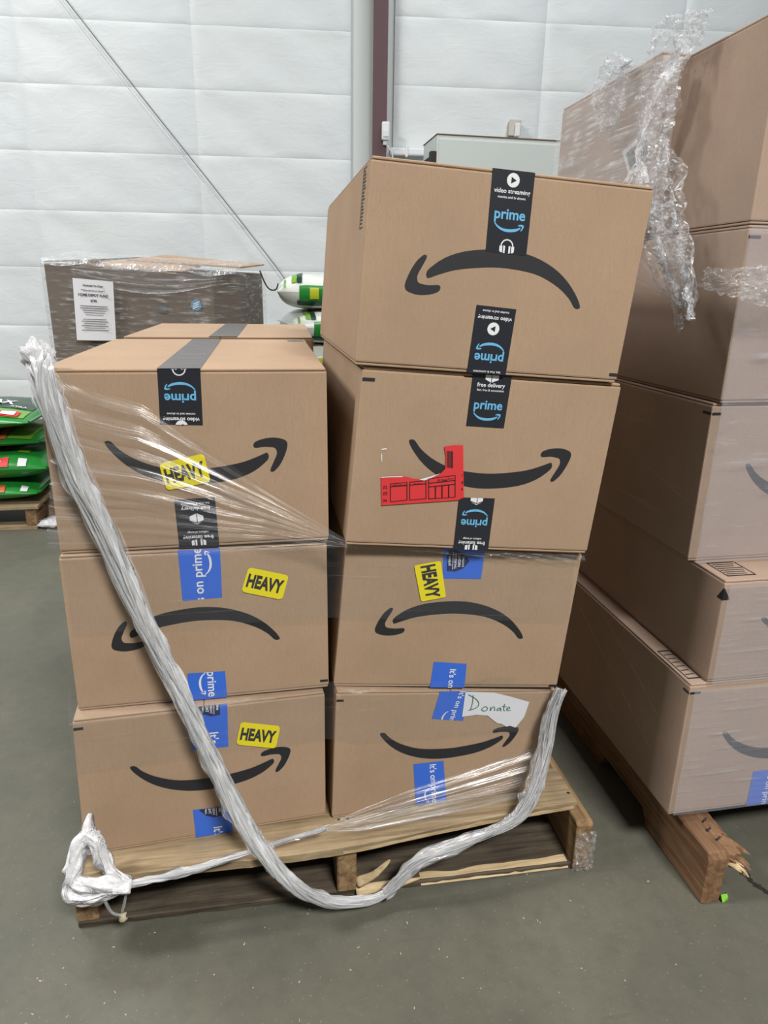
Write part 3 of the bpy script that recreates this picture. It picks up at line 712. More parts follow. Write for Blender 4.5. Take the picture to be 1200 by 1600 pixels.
# right-hand pallet ------------------------------------------
GP = 'boxes on the right-hand pallet'
def p_box(label, x, y, z0, z1, w=0.445, d=0.62, **kw):
    return make_box(label, straight(x, x + w, y, z0, z1), (0, d, 0), 'card2', GP, **kw)
b, F, T, S = p_box('film-wrapped box with smile and blue tape, bottom of the right-hand pallet', 1.163, -0.045, 0.1415, 0.446, smile='up', marks=((0.004, 0.93, 0.05, 0.016),))
blue_tape(F, [(0.40, 0.28), (0.55, 0.28), (0.55, 0.0), (0.40, 0.0)], b, (0.6, 0.6, 0.1, -PI / 2))
S.poly('corner_mark', [(0.97, 0.93), (0.999, 0.93), (0.999, 0.946), (0.97, 0.946)], 'ink', b, 0.0007)
def print_block(T, x0, x1, y0, y1, parent, n=6):
    pr = T.poly('top_print', [(x0, y0), (x1, y0), (x1, y0 + 0.006), (x0, y0 + 0.006)], 'ink', parent, 0.0008)
    for q in ([(x0, y1), (x1, y1), (x1, y1 + 0.006), (x0, y1 + 0.006)], [(x0, y0), (x0 + 0.004, y0), (x0 + 0.004, y1), (x0, y1)], [(x1, y0), (x1 + 0.004, y0), (x1 + 0.004, y1), (x1, y1)]):
        T.poly('print_line', q, 'ink', pr, 0.0008)
    for k in range(n):
        y = lerp(y0, y1, (k + 1) / (n + 1)); e = random.random() * 0.5
        T.poly('print_line', [(x0 + 0.01, y), (lerp(x1, x0, e * 0.5), y), (lerp(x1, x0, e * 0.5), y + 0.004), (x0 + 0.01, y + 0.004)], 'ink', pr, 0.0008)
print_block(T, 0.015, 0.075, 0.03, 0.20, b)
b, F, T, S = p_box('shallow film-wrapped box jutting forward, second from bottom on the right-hand pallet', 1.197, -0.045, 0.4475, 0.658, smile='up')
F.poly('corner_mark', [(0.0, 0.82), (0.035, 0.82), (0.0, 0.94)], 'ink', b, 0.0007); S.poly('corner_mark', [(0.975, 0.82), (1.0, 0.82), (1.0, 0.94)], 'ink', b, 0.0007)
print_block(T, 0.04, 0.17, 0.03, 0.13, b)
b, F, T, S = p_box('film-wrapped box with smile tip, third from bottom on the right-hand pallet', 1.182, 0.050, 0.6595, 0.966, smile='up', marks=((0.004, 0.93, 0.04, 0.016),))
S.poly('corner_mark', [(0.96, 0.93), (0.999, 0.93), (0.999, 0.946), (0.96, 0.946)], 'ink', b, 0.0007)
b, F, T, S = p_box('film-wrapped box just under the highest box, right-hand pallet', 1.19, 0.042, 0.9675, 1.264, marks=((0.004, 0.93, 0.05, 0.016),))
b, F, T, S = p_box('highest plain cardboard box at the right edge, on the right-hand pallet', 1.19, 0.042, 1.2655, 1.576, d=0.31)
b, F, T, S = p_box('film-wrapped box with a barcode sticker behind the highest right-hand box', 1.172, 0.356, 1.2655, 1.600, d=0.464, bev=0.006)
bq = [(0.744, 0.534), (0.955, 0.61), (0.992, 0.46), (0.86, 0.33)]
bc = S.poly('barcode_label', bq, 'paper', b, 0.0012)
BL_ = S.sub(bq); random.seed(8); s = 0.12
while s < 0.97:
    wv = random.choice((0.02, 0.035, 0.055))
    BL_.poly('barcode', [(s, 0.10), (s + wv, 0.10), (s + wv, 0.84), (s, 0.84)], 'ink', bc, 0.0022); s += wv + random.choice((0.02, 0.03))

# ------------------------------------------------------------------ pallets
def board(name, c8, mat, parent, bevel=0.003): return bm_obj(name, hexa([Vector(p) for p in c8], bevel, 2), mat, parent)
def skew_board(name, x0, x1, y0a, y0b, wid, z0, z1, mat, parent):
    return board(name, [(x0, y0a, z1), (x1, y0b, z1), (x1, y0b, z0), (x0, y0a, z0), (x0, y0a + wid, z1), (x1, y0b + wid, z1), (x1, y0b + wid, z0), (x0, y0a + wid, z0)], mat, parent)
pal = thing('wooden_pallet', 'worn wooden pallet with splintered front boards under the two stacks of boxes', 'pallet', (0.508, 0.62, 0))
# front deck board, split away along its lower right edge
def ragged_board(name, x0, x1, yf, yb, z0, z1, mat, parent, chip, seed=0, nx=70):
    """board along X with a ragged front edge; chip(x) >= 0 pushes the lower front edge back and up"""
    vs_, fs = [], []
    for i in range(nx + 1):
        u = i / nx; x = lerp(x0, x1, u); a = yf(x); bk_ = yb(x); c = chip(x)
        j = 0.0016 * noise.noise(Vector((x * 60, seed, 0))) + 0.0012 * noise.noise(Vector((x * 170, seed, 2)))
        vs_ += [(x, a + j, z1 - 0.002), (x, a + 0.003, z1), (x, bk_, z1), (x, bk_, z0), (x, a + j + c * 1.4, z0), (x, a + j + c * 0.25, z0 + c * 0.35 + 0.001)]
    for i in range(nx):
        for k in range(6):
            a = i * 6 + k; b_ = i * 6 + (k + 1) % 6
            fs.append((a, a + 6, b_ + 6, b_))
    fs.append(tuple(range(6))); fs.append(tuple(nx * 6 + k for k in range(5, -1, -1)))
    return mesh_obj(name, vs_, fs, mat, parent)
yf = lambda x: lerp(-0.022, 0.024, max(0, (x - 0.02)) / 0.98) - 0.022 * math.exp(-((x - 0.48) / 0.28) ** 2)
chip = lambda x: 0.012 * max(0, min(1, (x - 0.56) / 0.05)) * (1 - max(0, min(1, (x - 0.80) / 0.08))) * (0.7 + 0.5 * noise.noise(Vector((x * 14, 3, 0))))
ragged_board('deck_board', 0.0, 0.997, yf, lambda x: 0.130, 0.122, 0.1405, 'deck', pal, chip, 1)
sv, sf = [], []
for i in range(41):                             # bright freshly split face along the lead board's lower edge
    x = lerp(0.50, 0.99, i / 40); a = yf(x) + chip(x) * 0.25 - 0.0012
    h = 0.009 + 0.004 * noise.noise(Vector((x * 30, 9, 0)))
    sv += [(x, a, 0.1235), (x, a - 0.0008, 0.1235 + h)]
    if i: sf.append((2 * i - 2, 2 * i, 2 * i + 1, 2 * i - 1))
mesh_obj('split_edge', sv, sf, 'fresh_wood', pal)
random.seed(2)
for y0 in (0.185, 0.335, 0.485, 0.635, 0.785, 0.935, 1.085):
    skew_board('deck_board', 0.0, 1.0, y0, y0 + 0.004 * random.random(), 0.10, 0.122, 0.1405, 'deck', pal)
def stringer(parent, x0, x1, y0, y1, z0, z1, mat, notch=True, seed=0, ztip=None):
    """side profile with two fork notches and a rough front end"""
    prof = [(y0, z1 if ztip is None else ztip), (y0 + 0.008, z1), (y1, z1), (y1, z0)]
    if notch:
        L = y1 - y0
        for c in (0.73, 0.27):
            a, b_ = y0 + L * c + 0.11, y0 + L * c - 0.11
            prof += [(a, z0), (a - 0.02, z0 + 0.036), (b_ + 0.02, z0 + 0.036), (b_, z0)]
    prof += [(y0, z0)]
    bm = bmesh.new()
    va = [bm.verts.new((x0, y, z)) for y, z in prof]; vb = [bm.verts.new((x1, y, z)) for y, z in prof]
    bm.faces.new(va); bm.faces.new(vb[::-1])
    n = len(prof)
    for i in range(n): bm.faces.new((va[i], va[(i + 1) % n], vb[(i + 1) % n], vb[i]))
    bmesh.ops.recalc_face_normals(bm, faces=bm.faces)
    bmesh.ops.bevel(bm, geom=list(bm.edges), offset=0.003, segments=1, affect='EDGES')
    return bm_obj('stringer', bm, mat, parent)
stringer(pal, 0.002, 0.042, 0.004, 1.21, 0.0155, 0.1215, 'stringer')
stringer(pal, 0.490, 0.528, -0.008, 1.21, 0.0155, 0.1215, 'stringer')
stringer(pal, 0.982, 1.018, -0.018, 1.21, 0.004, 0.1215, 'stringer', ztip=0.116)
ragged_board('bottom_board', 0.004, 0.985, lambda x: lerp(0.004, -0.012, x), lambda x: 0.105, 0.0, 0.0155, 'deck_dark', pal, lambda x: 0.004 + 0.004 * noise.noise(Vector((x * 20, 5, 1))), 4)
sv, sf = [], []
for i in range(36):
    x = lerp(0.66, 0.975, i / 35); a = lerp(0.004, -0.012, x)
    d = 0.020 + 0.012 * noise.noise(Vector((x * 13, 1, 0)))
    sv += [(x, a - 0.002, 0.006), (x, a + d * 0.3, 0.0162), (x, a + d, 0.0168)]
    if i: sf += [(3 * i - 3, 3 * i, 3 * i + 1, 3 * i - 2), (3 * i - 2, 3 * i + 1, 3 * i + 2, 3 * i - 1)]
mesh_obj('split_edge', sv, sf, 'fresh_wood', pal)
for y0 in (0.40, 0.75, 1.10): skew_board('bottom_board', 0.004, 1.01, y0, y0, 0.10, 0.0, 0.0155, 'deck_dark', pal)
# splinters next to the centre stringer
def splinter(name, pts, r, parent, mat='fresh_wood', flat=0.35):
    return tube(name, catmull(pts, 5), lambda t_: r * (1 - t_) ** 0.7 + 0.0006, mat, parent, 6, 0.5, 0, flat, 3)
splinter('splinter', [(0.530, -0.004, 0.030), (0.56, -0.012, 0.050), (0.582, -0.014, 0.074), (0.594, -0.012, 0.086)], 0.008, pal)
splinter('splinter', [(0.528, -0.010, 0.012), (0.58, -0.014, 0.022), (0.63, -0.012, 0.026), (0.66, -0.008, 0.026)], 0.010, pal)
for nx_ in (0.02, 0.035, 0.500, 0.518, 0.990):
    vs_ = [(nx_ + 0.0035 * math.cos(k * PI / 4), 0.05 + 0.0035 * math.sin(k * PI / 4), 0.1412) for k in range(8)]
    mesh_obj('nail_head', vs_, [tuple(range(8))], 'dark', pal)

rp = thing('wooden_pallet', 'reddish-brown wooden pallet with a broken front board under the right-hand boxes', 'pallet', (1.7, 0.5, 0))
stringer(rp, 1.200, 1.240, -0.138, 1.05, 0.0, 0.1215, 'brown_wood', True, 1, 0.105)
for x0 in (1.66, 2.12): stringer(rp, x0, x0 + 0.04, -0.10, 1.05, 0.0, 0.1215, 'brown_wood')
for y0 in (0.03, 0.18, 0.33, 0.48, 0.63, 0.78, 0.93): skew_board('deck_board', 1.185, 2.17, y0, y0, 0.10, 0.1217, 0.1405, 'brown_wood', rp)
# broken lead board lying along the stringer, with splintered end
def brk(u, w):
    y = lerp(0.03, -0.128, u); x = lerp(1.243, 1.272, w) + 0.006 * u * (w - 0.3)
    return (x, y + 0.012 * noise.noise(Vector((w * 9, u * 2, 1))) * u, 0.118 - 0.012 * u + 0.003 * noise.noise(Vector((w * 8, u * 9, 0))))
bm = bmesh.new()
nu, nv = 16, 6; top = [[bm.verts.new(brk(i / nu, j / nv)) for j in range(nv + 1)] for i in range(nu + 1)]
bot = [[bm.verts.new(Vector(brk(i / nu, j / nv)) - Vector((0, 0, 0.030))) for j in range(nv + 1)] for i in range(nu + 1)]
for i in range(nu):
    for j in range(nv):
        bm.faces.new((top[i][j], top[i + 1][j], top[i + 1][j + 1], top[i][j + 1])); bm.faces.new((bot[i][j], bot[i][j + 1], bot[i + 1][j + 1], bot[i + 1][j]))
    bm.faces.new((top[i][0], bot[i][0], bot[i + 1][0], top[i + 1][0])); bm.faces.new((top[i][nv], top[i + 1][nv], bot[i + 1][nv], bot[i][nv]))
for j in range(nv):
    bm.faces.new((top[nu][j], bot[nu][j], bot[nu][j + 1], top[nu][j + 1])); bm.faces.new((top[0][j], top[0][j + 1], bot[0][j + 1], bot[0][j]))
bm_obj('broken_board', bm, 'brown_wood', rp)
random.seed(4)
for k in range(9):
    x = 1.246 + k * 0.0032; p = Vector((x, -0.118 - 0.004 * random.random(), 0.100 - 0.014 * random.random()))
    q = p + Vector((0.01 + 0.012 * random.random(), -0.012 - 0.02 * random.random(), -0.004 - 0.02 * random.random()))
    splinter('splinter', [p, p.lerp(q, 0.5) + Vector((0, 0, 0.002)), q], 0.0045, rp, 'fresh_wood' if k % 2 else 'brown_wood', 0.5)
splinter('splinter', [(1.262, -0.085, 0.106), (1.282, -0.105, 0.104), (1.302, -0.122, 0.094)], 0.008, rp, 'brown_wood', 0.5)
for p in ((1.232, -0.10), (1.228, -0.075), (1.236, -0.05)):
    tube('nail', [(p[0], p[1], 0.112), (p[0] + 0.008, p[1] - 0.006, 0.132)], 0.0022, 'dark', rp, 6)
tag(mesh_obj('plastic_scrap', [(1.250 + 0.009 * math.cos(k), -0.138 + 0.006 * math.sin(k), 0.002 + 0.016 * (k % 2)) for k in range(6)] + [(1.252, -0.14, 0.022)], [(k, (k + 1) % 6, 6) for k in range(6)] + [(5, 4, 3, 2, 1, 0)], 'lime_tag'), 'tiny bright lime scrap on the floor by the broken pallet end', 'scrap')

# ------------------------------------------------------------------ stretch film on the front pallet
def faces_y(x, z):
    """depth of the front faces of the two stacks"""
    if x < 0.495: return 0.064 if z > 0.73 else (0.060 if z > 0.436 else lerp(0.0325, 0.065, (x - 0.024) / 0.45))
    return 0.018 if z > 0.735 else (lerp(0.056, 0.044, (x - 0.5) / 0.44) if z > 0.44 else lerp(0.047, 0.068, (x - 0.49) / 0.44))
# fan from the upper left corner to the gap between the stacks
top_edge = [(0.115, 0.058, 1.030), (0.223, 0.047, 0.959), (0.366, 0.034, 0.853), (0.512, 0.008, 0.752)]
bot_edge = [(0.030, 0.050, 0.745), (0.20, 0.050, 0.741), (0.38, 0.045, 0.738), (0.512, 0.012, 0.738)]
left_edge = [(0.085, 0.052, 1.030), (0.060, 0.047, 0.95), (0.045, 0.047, 0.85), (0.030, 0.050, 0.745)]
def fan(u, w):
    a = polyline_at(top_edge, u); b_ = polyline_at(bot_edge, u); p = a.lerp(b_, w)
    if u < 0.25: p.x = lerp(lerp(polyline_at(left_edge, w).x, p.x, 0), p.x, u / 0.25)
    amp = 0.0035 * (1 - u) + 0.002
    p.y += amp * math.sin(w * 46 + 3 * noise.noise(Vector((u * 2, w * 8, 0)))) * min(1, u * 6 + 0.3) - 0.002
    return p
tag(grid_sheet('stretch_film', fan, 60, 60, 'film_fan', None, True), 'clear film fanned across the lower left of the topmost left box', 'film')
# level bands round the middle and lower layers
def band(z0, z1, x0, x1, seed, gap=0.010):
    def fn(u, w):
        x = lerp(x0, x1, u); z = lerp(z0, z1, w) - 0.035 * max(0, u - 0.5) * 2 * (1 if z1 > 0.45 else 0.6)
        ys = []
        y = faces_y(x, z) - gap
        if 0.47 < x < 0.53: y = lerp(faces_y(0.46, z), faces_y(0.54, z), (x - 0.47) / 0.06) - gap
        y += 0.0018 * noise.noise(Vector((x * 6 + seed, z * 60, 0)))
        if u < 0.02: y += 0.10 * (0.02 - u) / 0.02
        if u > 0.98: y += 0.10 * (u - 0.98) / 0.02
        return (x, y, z)
    return fn
tag(grid_sheet('stretch_film', band(0.590, 0.738, 0.028, 0.962, 1), 80, 24, 'film_band'), 'clear film band across the upper part of the middle boxes', 'film')
tag(grid_sheet('stretch_film', band(0.335, 0.462, 0.010, 0.958, 5, 0.014), 80, 24, 'film_band'), 'clear film band over the seam between middle and bottom boxes', 'film')
ge = [(0.60, 0.036, 0.722), (0.72, 0.032, 0.708), (0.84, 0.030, 0.697), (0.955, 0.026, 0.688)]
def gath(u, w):
    p = polyline_at(ge, u); p.z += (w - 0.5) * 0.012 * (0.3 + u); p.y += 0.003 * math.sin(w * 9 + u * 40); return p
tag(grid_sheet('stretch_film', gath, 50, 6, 'film_low'), 'thin white gathered film edge along the top of the third box down, right stack', 'film')
# gathered sheet across the bottom right box
fd_t = [(0.36, -0.036, 0.182), (0.42, -0.030, 0.192), (0.469, -0.024, 0.203), (0.532, -0.004, 0.211), (0.639, 0.026, 0.220), (0.774, 0.040, 0.240), (0.912, 0.048, 0.272)]
fd_b = [(0.36, -0.036, 0.178), (0.42, -0.030, 0.184), (0.469, -0.024, 0.187), (0.532, -0.020, 0.172), (0.637, -0.006, 0.166), (0.773, 0.014, 0.160), (0.925, 0.036, 0.158)]
def fan2(u, w):
    p = polyline_at(fd_t, u).lerp(polyline_at(fd_b, u), w)
    p.y += 0.005 * u * math.sin(w * 26 + 2 * noise.noise(Vector((u * 3, w * 5, 7)))) - 0.004
    return p
low = tag(grid_sheet('stretch_film', fan2, 50, 36, 'film_low'), 'gathered clear film pulled across the foot of the bottom right box', 'film')

# the bunched rope of film hanging across the front
rp_pts = [(0.048,0.085,1.050),(0.057,0.050,1.042),(0.064,0.036,1.021),(0.076,0.030,0.964),(0.095,0.030,0.874),(0.122,0.030,0.795),(0.171,0.022,0.631),(0.222,0.006,0.492),(0.273,-0.010,0.346),(0.318,-0.035,0.237),(0.366,-0.058,0.159),(0.414,-0.070,0.105),(0.476,-0.060,0.053),(0.545,-0.050,0.035),(0.584,-0.045,0.042),(0.615,-0.045,0.076),(0.652,-0.045,0.112),(0.710,-0.040,0.126),(0.784,-0.030,0.140),(0.846,-0.018,0.158),(0.882,-0.005,0.202),(0.908,0.018,0.276),(0.925,0.034,0.357),(0.942,0.040,0.405)]
path = catmull(rp_pts, 14)
def rope_r(t_):
    if t_ < 0.45: return 0.021 - 0.004 * t_ / 0.45
    if t_ < 0.60: return 0.017 - 0.004 * (t_ - 0.45) / 0.15
    return 0.013 + 0.004 * math.sin((t_ - 0.6) * 16) ** 2
rope = thing('film_rope', 'white rope of bunched stretch film sagging across the front of the left stack and pallet', 'film rope', path[len(path) // 2])
nsplit = int(len(path) * 0.60)
nsp = int(len(path) * 0.60)
tube('bunched_strand', path[:nsp + 1], lambda t_: rope_r(t_ * 0.6) * 0.80, 'rope', rope, 40, 0.6, 5.0, 0.62, 1, rf=4.5)
tube('bunched_strand', path[nsp:], lambda t_: rope_r(0.6 + t_ * 0.4) * 0.66, 'rope_clear', rope, 40, 0.75, 9.0, 0.62, 5, rf=4.5)
random.seed(11)
for k in range(16):
    ph = random.random() * 6.28; amp = random.uniform(0.35, 0.95); fr = random.uniform(3, 8)
    pts = []
    for i, p in enumerate(path[::2]):
        t_ = i / (len(path) / 2); r = rope_r(min(1, t_)) * amp; an = ph + fr * t_ * 2
        pts.append(p + Vector((math.cos(an) * r, -abs(math.sin(an)) * r * 0.55 - 0.002, math.sin(an * 1.3) * r * 0.45)))
    tube('strand', pts, lambda t_: 0.0022 + 0.0012 * math.sin(t_ * 40 + k * 2), 'rope' if k % 2 else 'rope_clear', rope, 7, 0.7, 0, 0.5, k)
# thin clear skirts of film along the rope's edges
def skirt(side, seed, t0, t1, wmax):
    def fn(u, w):
        x = lerp(t0, t1, u) * (len(path) - 1); i = min(int(x), len(path) - 2); p = path[i].lerp(path[i + 1], x - i)
        d = (path[min(i + 3, len(path) - 1)] - path[max(i - 3, 0)]).normalized(); n = d.cross(Vector((0, 1, 0))).normalized() * side
        wd = wmax * (0.55 + 0.8 * abs(noise.noise(Vector((u * 9, seed, 0))))) * math.sin(PI * u) ** 0.4
        q = p + n * (rope_r(lerp(t0, t1, u)) * 0.5 + wd * w)
        q.y += 0.004 * math.sin(w * 9 + u * 30)
        return q
    return grid_sheet('loose_edge', fn, 60, 6, 'rope_grey', rope)
skirt(1, 1, 0.02, 0.30, 0.020); skirt(-1, 2, 0.02, 0.34, 0.020); skirt(-1, 5, 0.30, 0.46, 0.016); skirt(1, 6, 0.30, 0.50, 0.012); skirt(1, 8, 0.78, 0.98, 0.018)
# crumpled tuft where the rope starts on the top left corner
def blob(name, c, rad, mat, parent, amp=0.5, seed=0, n=18, m=12, freq=2.6):
    vs_, fs, uv = [], [], []
    for i in range(m + 1):
        for j in range(n + 1):
            th = PI * i / m; ph = 2 * PI * (j % n) / n
            d = Vector((math.sin(th) * math.cos(ph), math.sin(th) * math.sin(ph), math.cos(th)))
            k_ = 1 + amp * noise.noise(d * freq + Vector((seed * 3.1, 0, 0))) + amp * 0.6 * noise.noise(d * freq * 2.7 + Vector((0, seed, 0)))
            vs_.append(Vector(c) + Vector((d.x * rad[0], d.y * rad[1], d.z * rad[2])) * k_); uv.append((j / n, i / m))
    for i in range(m):
        for j in range(n):
            a = i * (n + 1) + j; fs.append((a, a + n + 1, a + n + 2, a + 1))
    return mesh_obj(name, vs_, fs, mat, parent, True, uv)
blob('tuft', (0.054, 0.058, 1.048), (0.020, 0.018, 0.022), 'film_knot', rope, 0.6, 1)
def endf(u, w):
    x = lerp(0.978, 1.022, u); z = lerp(0.008, 0.105, w)
    return (x, -0.026 + 0.006 * noise.noise(Vector((u * 6, w * 9, 3))), z)
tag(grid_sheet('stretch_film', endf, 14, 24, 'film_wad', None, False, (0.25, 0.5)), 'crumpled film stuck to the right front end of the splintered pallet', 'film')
# knotted bundle round the pallet's left corner with a second rope running right
kn = thing('film_knot', 'white knotted bundle of film tied round the front left pallet corner', 'film knot', (0.06, -0.03, 0.13))
def kt(pts, r, seed, mat='film_knot', flat=0.6): return tube('loop', catmull(pts, 12), r, mat, kn, 26, 1.0, 14, flat, seed, rf=4.0)
kt([(0.048,0.022,0.245),(0.046,0.012,0.232),(0.045,0.0,0.217),(0.032,-0.010,0.209),(0.026,-0.020,0.182),(0.018,-0.030,0.155),(0.012,-0.020,0.136),(0.024,-0.042,0.128),(0.060,-0.050,0.134),(0.118,-0.045,0.141)], lambda t_: 0.003 + 0.011 * min(1, t_ * 3), 1)
kt([(0.041,0.0,0.213),(0.060,-0.012,0.212),(0.070,-0.02,0.185),(0.084,-0.03,0.160),(0.113,-0.045,0.145)], lambda t_: 0.014 - 0.005 * t_, 2)
kt([(0.010,-0.020,0.150),(0.040,-0.045,0.156),(0.080,-0.052,0.152),(0.118,-0.045,0.140)], lambda t_: 0.010, 3)
kt([(0.006,0.0,0.130),(0.018,-0.036,0.118),(0.060,-0.048,0.122),(0.100,-0.046,0.134)], lambda t_: 0.008, 5)
kt([(0.006,-0.015,0.160),(0.002,0.02,0.15),(0.000,0.06,0.147)], lambda t_: 0.009, 7)
blob('tuft', (0.052, -0.004, 0.205), (0.019, 0.012, 0.022), 'film_knot', kn, 0.6, 4)
kt([(0.118,-0.045,0.139),(0.19,-0.043,0.147),(0.286,-0.040,0.163),(0.373,-0.036,0.182),(0.469,-0.026,0.194)], lambda t_: 0.0048 + 0.002 * math.sin(t_ * 6) * (1 - t_) - 0.0015 * t_, 9, 'rope', 0.8)
kt([(0.112,-0.045,0.138),(0.104,-0.047,0.104),(0.096,-0.047,0.074)], lambda t_: 0.0022, 12, 'rope_grey')
kt([(0.070,-0.050,0.128),(0.081,-0.052,0.090),(0.097,-0.050,0.076),(0.105,-0.05,0.066)], lambda t_: 0.0022, 13, 'rope_grey')
blob('tuft', (0.098, -0.048, 0.070), (0.007, 0.006, 0.009), 'chips', kn, 0.7, 9, 10, 8)

# ------------------------------------------------------------------ stretch film on the right-hand pallet
def side_film(u, w):
    y = lerp(-0.035, 0.64, u); z = lerp(0.16, 1.26, w)
    x = 1.163 if z < 0.447 else (1.195 if z < 0.66 else 1.182)
    x = lerp(x, 1.163, 0.8 if z < 0.7 else 0.3) - 0.010 + 0.003 * noise.noise(Vector((y * 5, z * 9 + y * 6, 3)))
    return (x, max(y, 0.0) if z > 0.66 else y, z)
tag(grid_sheet('stretch_film', side_film, 40, 70, 'film_side'), 'clear film stretched over the shaded left side of the right-hand boxes', 'film')
def front_film(u, w):
    x = lerp(1.166, 1.66, u); z = lerp(0.15, 0.44, w)
    return (x, -0.057 + 0.002 * noise.noise(Vector((x * 9, z * 20, 1))), z)
tag(grid_sheet('stretch_film', front_film, 30, 20, 'film_front'), 'film with painted-in haze over the front of the lowest right-hand box', 'film')
def front_film2(u, w):
    x = lerp(1.185, 1.66, u); z = lerp(0.664, 1.262, w)
    return (x, 0.030 + 0.002 * noise.noise(Vector((x * 9, z * 20, 5))), z)
tag(grid_sheet('stretch_film', front_film2, 30, 40, 'film_front'), 'film with painted-in haze over the front of the two boxes below the highest right-hand box', 'film')
def front_film3(u, w):
    x = lerp(1.199, 1.66, u); z = lerp(0.45, 0.655, w)
    return (x, -0.056 + 0.002 * noise.noise(Vector((x * 9, z * 20, 8))), z)
tag(grid_sheet('stretch_film', front_film3, 30, 16, 'film_front'), 'film with painted-in haze over the front of the shallow jutting box', 'film')
def back_film(u, w):
    y = lerp(0.28, 0.822, u); z = lerp(1.28, 1.601, w)
    return (1.160 + 0.005 * noise.noise(Vector((y * 12, z * 22, 1))) + (0.008 if y < 0.36 else 0), y, z)
wr = thing('crumpled_film', 'torn crumpled clear film hanging off the upper right-hand boxes', 'film', (1.15, 0.3, 1.4))
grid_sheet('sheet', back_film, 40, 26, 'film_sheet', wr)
def crumple_strip(name, center, width, nu, nv, amp, seed, mat='film_wad', normal=(-1, 0, 0), uvs=(1, 1)):
    cpts = catmull(center, 10); N = len(cpts) - 1; nrm = Vector(normal)
    def fn(u, w):
        x = u * N; i = min(int(x), N - 1); p = cpts[i].lerp(cpts[i + 1], x - i)
        d = (cpts[min(i + 4, N)] - cpts[max(i - 4, 0)]).normalized(); s = nrm.cross(d).normalized()
        wd = width(u) * (1 + 0.35 * noise.noise(Vector((u * 7, seed, 0 if w < 0.5 else 4))))
        q = p + s * wd * (w - 0.5)
        k_ = noise.noise(Vector((u * 9 + seed, w * 4, 0))) + 0.6 * noise.noise(Vector((u * 24, w * 11, seed)))
        k_ += 0.5 * abs(noise.noise(Vector((u * 46, w * 22, seed)))) + 0.35 * abs(noise.noise(Vector((u * 90, w * 40, seed + 3))))
        return q + nrm * (amp * (0.6 + k_)) + s * amp * 0.4 * noise.noise(Vector((u * 20, w * 9, seed + 7)))
    return grid_sheet(name, fn, nu, nv, mat, wr, False, uvs)
wadA = [(1.175,0.270,1.600),(1.150,0.250,1.563),(1.135,0.260,1.521),(1.135,0.262,1.465),(1.135,0.250,1.400),(1.130,0.215,1.323),(1.130,0.168,1.251),(1.130,0.100,1.174),(1.130,0.050,1.111)]
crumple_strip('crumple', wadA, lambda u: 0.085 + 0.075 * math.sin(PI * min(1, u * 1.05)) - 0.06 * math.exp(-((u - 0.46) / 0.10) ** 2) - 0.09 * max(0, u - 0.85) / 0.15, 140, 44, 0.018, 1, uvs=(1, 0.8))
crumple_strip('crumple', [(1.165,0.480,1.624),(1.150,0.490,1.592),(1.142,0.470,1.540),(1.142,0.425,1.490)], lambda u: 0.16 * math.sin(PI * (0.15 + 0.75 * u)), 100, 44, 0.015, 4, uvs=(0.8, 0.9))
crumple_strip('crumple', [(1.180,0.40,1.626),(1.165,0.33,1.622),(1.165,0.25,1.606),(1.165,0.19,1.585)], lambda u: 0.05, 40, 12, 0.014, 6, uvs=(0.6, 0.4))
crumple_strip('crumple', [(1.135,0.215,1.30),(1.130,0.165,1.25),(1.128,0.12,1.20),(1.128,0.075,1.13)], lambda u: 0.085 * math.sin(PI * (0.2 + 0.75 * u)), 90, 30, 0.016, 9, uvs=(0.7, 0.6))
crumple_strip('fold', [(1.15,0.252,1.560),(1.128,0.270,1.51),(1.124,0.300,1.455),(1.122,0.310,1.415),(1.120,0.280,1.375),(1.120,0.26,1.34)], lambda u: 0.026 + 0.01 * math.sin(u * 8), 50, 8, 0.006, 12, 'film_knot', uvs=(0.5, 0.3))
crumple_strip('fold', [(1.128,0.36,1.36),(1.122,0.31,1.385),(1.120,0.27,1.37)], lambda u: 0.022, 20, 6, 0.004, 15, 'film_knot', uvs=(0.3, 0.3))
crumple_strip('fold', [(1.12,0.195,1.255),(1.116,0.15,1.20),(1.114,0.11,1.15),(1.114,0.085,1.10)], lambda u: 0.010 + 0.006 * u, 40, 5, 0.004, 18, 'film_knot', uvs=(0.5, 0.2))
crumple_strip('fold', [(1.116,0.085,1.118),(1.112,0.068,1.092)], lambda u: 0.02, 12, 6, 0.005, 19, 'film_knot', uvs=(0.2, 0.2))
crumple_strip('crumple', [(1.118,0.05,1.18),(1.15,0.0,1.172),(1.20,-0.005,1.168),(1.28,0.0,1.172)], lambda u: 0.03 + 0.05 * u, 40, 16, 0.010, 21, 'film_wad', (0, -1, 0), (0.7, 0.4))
def streak(u, w):
    a = Vector((1.155, 0.44, 1.30)).lerp(Vector((1.150, 0.20, 1.16)), u); b_ = Vector((1.155, 0.44, 1.16)).lerp(Vector((1.150, 0.19, 1.15)), u)
    p = a.lerp(b_, w); p.x += 0.004 * math.sin(w * 30); return p
grid_sheet('sheet', streak, 30, 30, 'film_fan', wr)
# thin folds of film crossing the shaded left side
for k, (y0, z0, y1, z1) in enumerate(((0.36, 0.86, 0.0, 0.78), (0.36, 0.70, 0.02, 0.67), (0.48, 0.52, 0.0, 0.33), (0.48, 0.44, 0.0, 0.24), (0.52, 0.30, 0.05, 0.22), (0.46, 0.96, 0.03, 1.06))):
    tube('fold_line', [(1.149, lerp(y0, y1, i / 12), lerp(z0, z1, i / 12) + 0.004 * noise.noise(Vector((i * 0.5, k, 0)))) for i in range(13)], 0.0007, 'film_side', wr, 5)

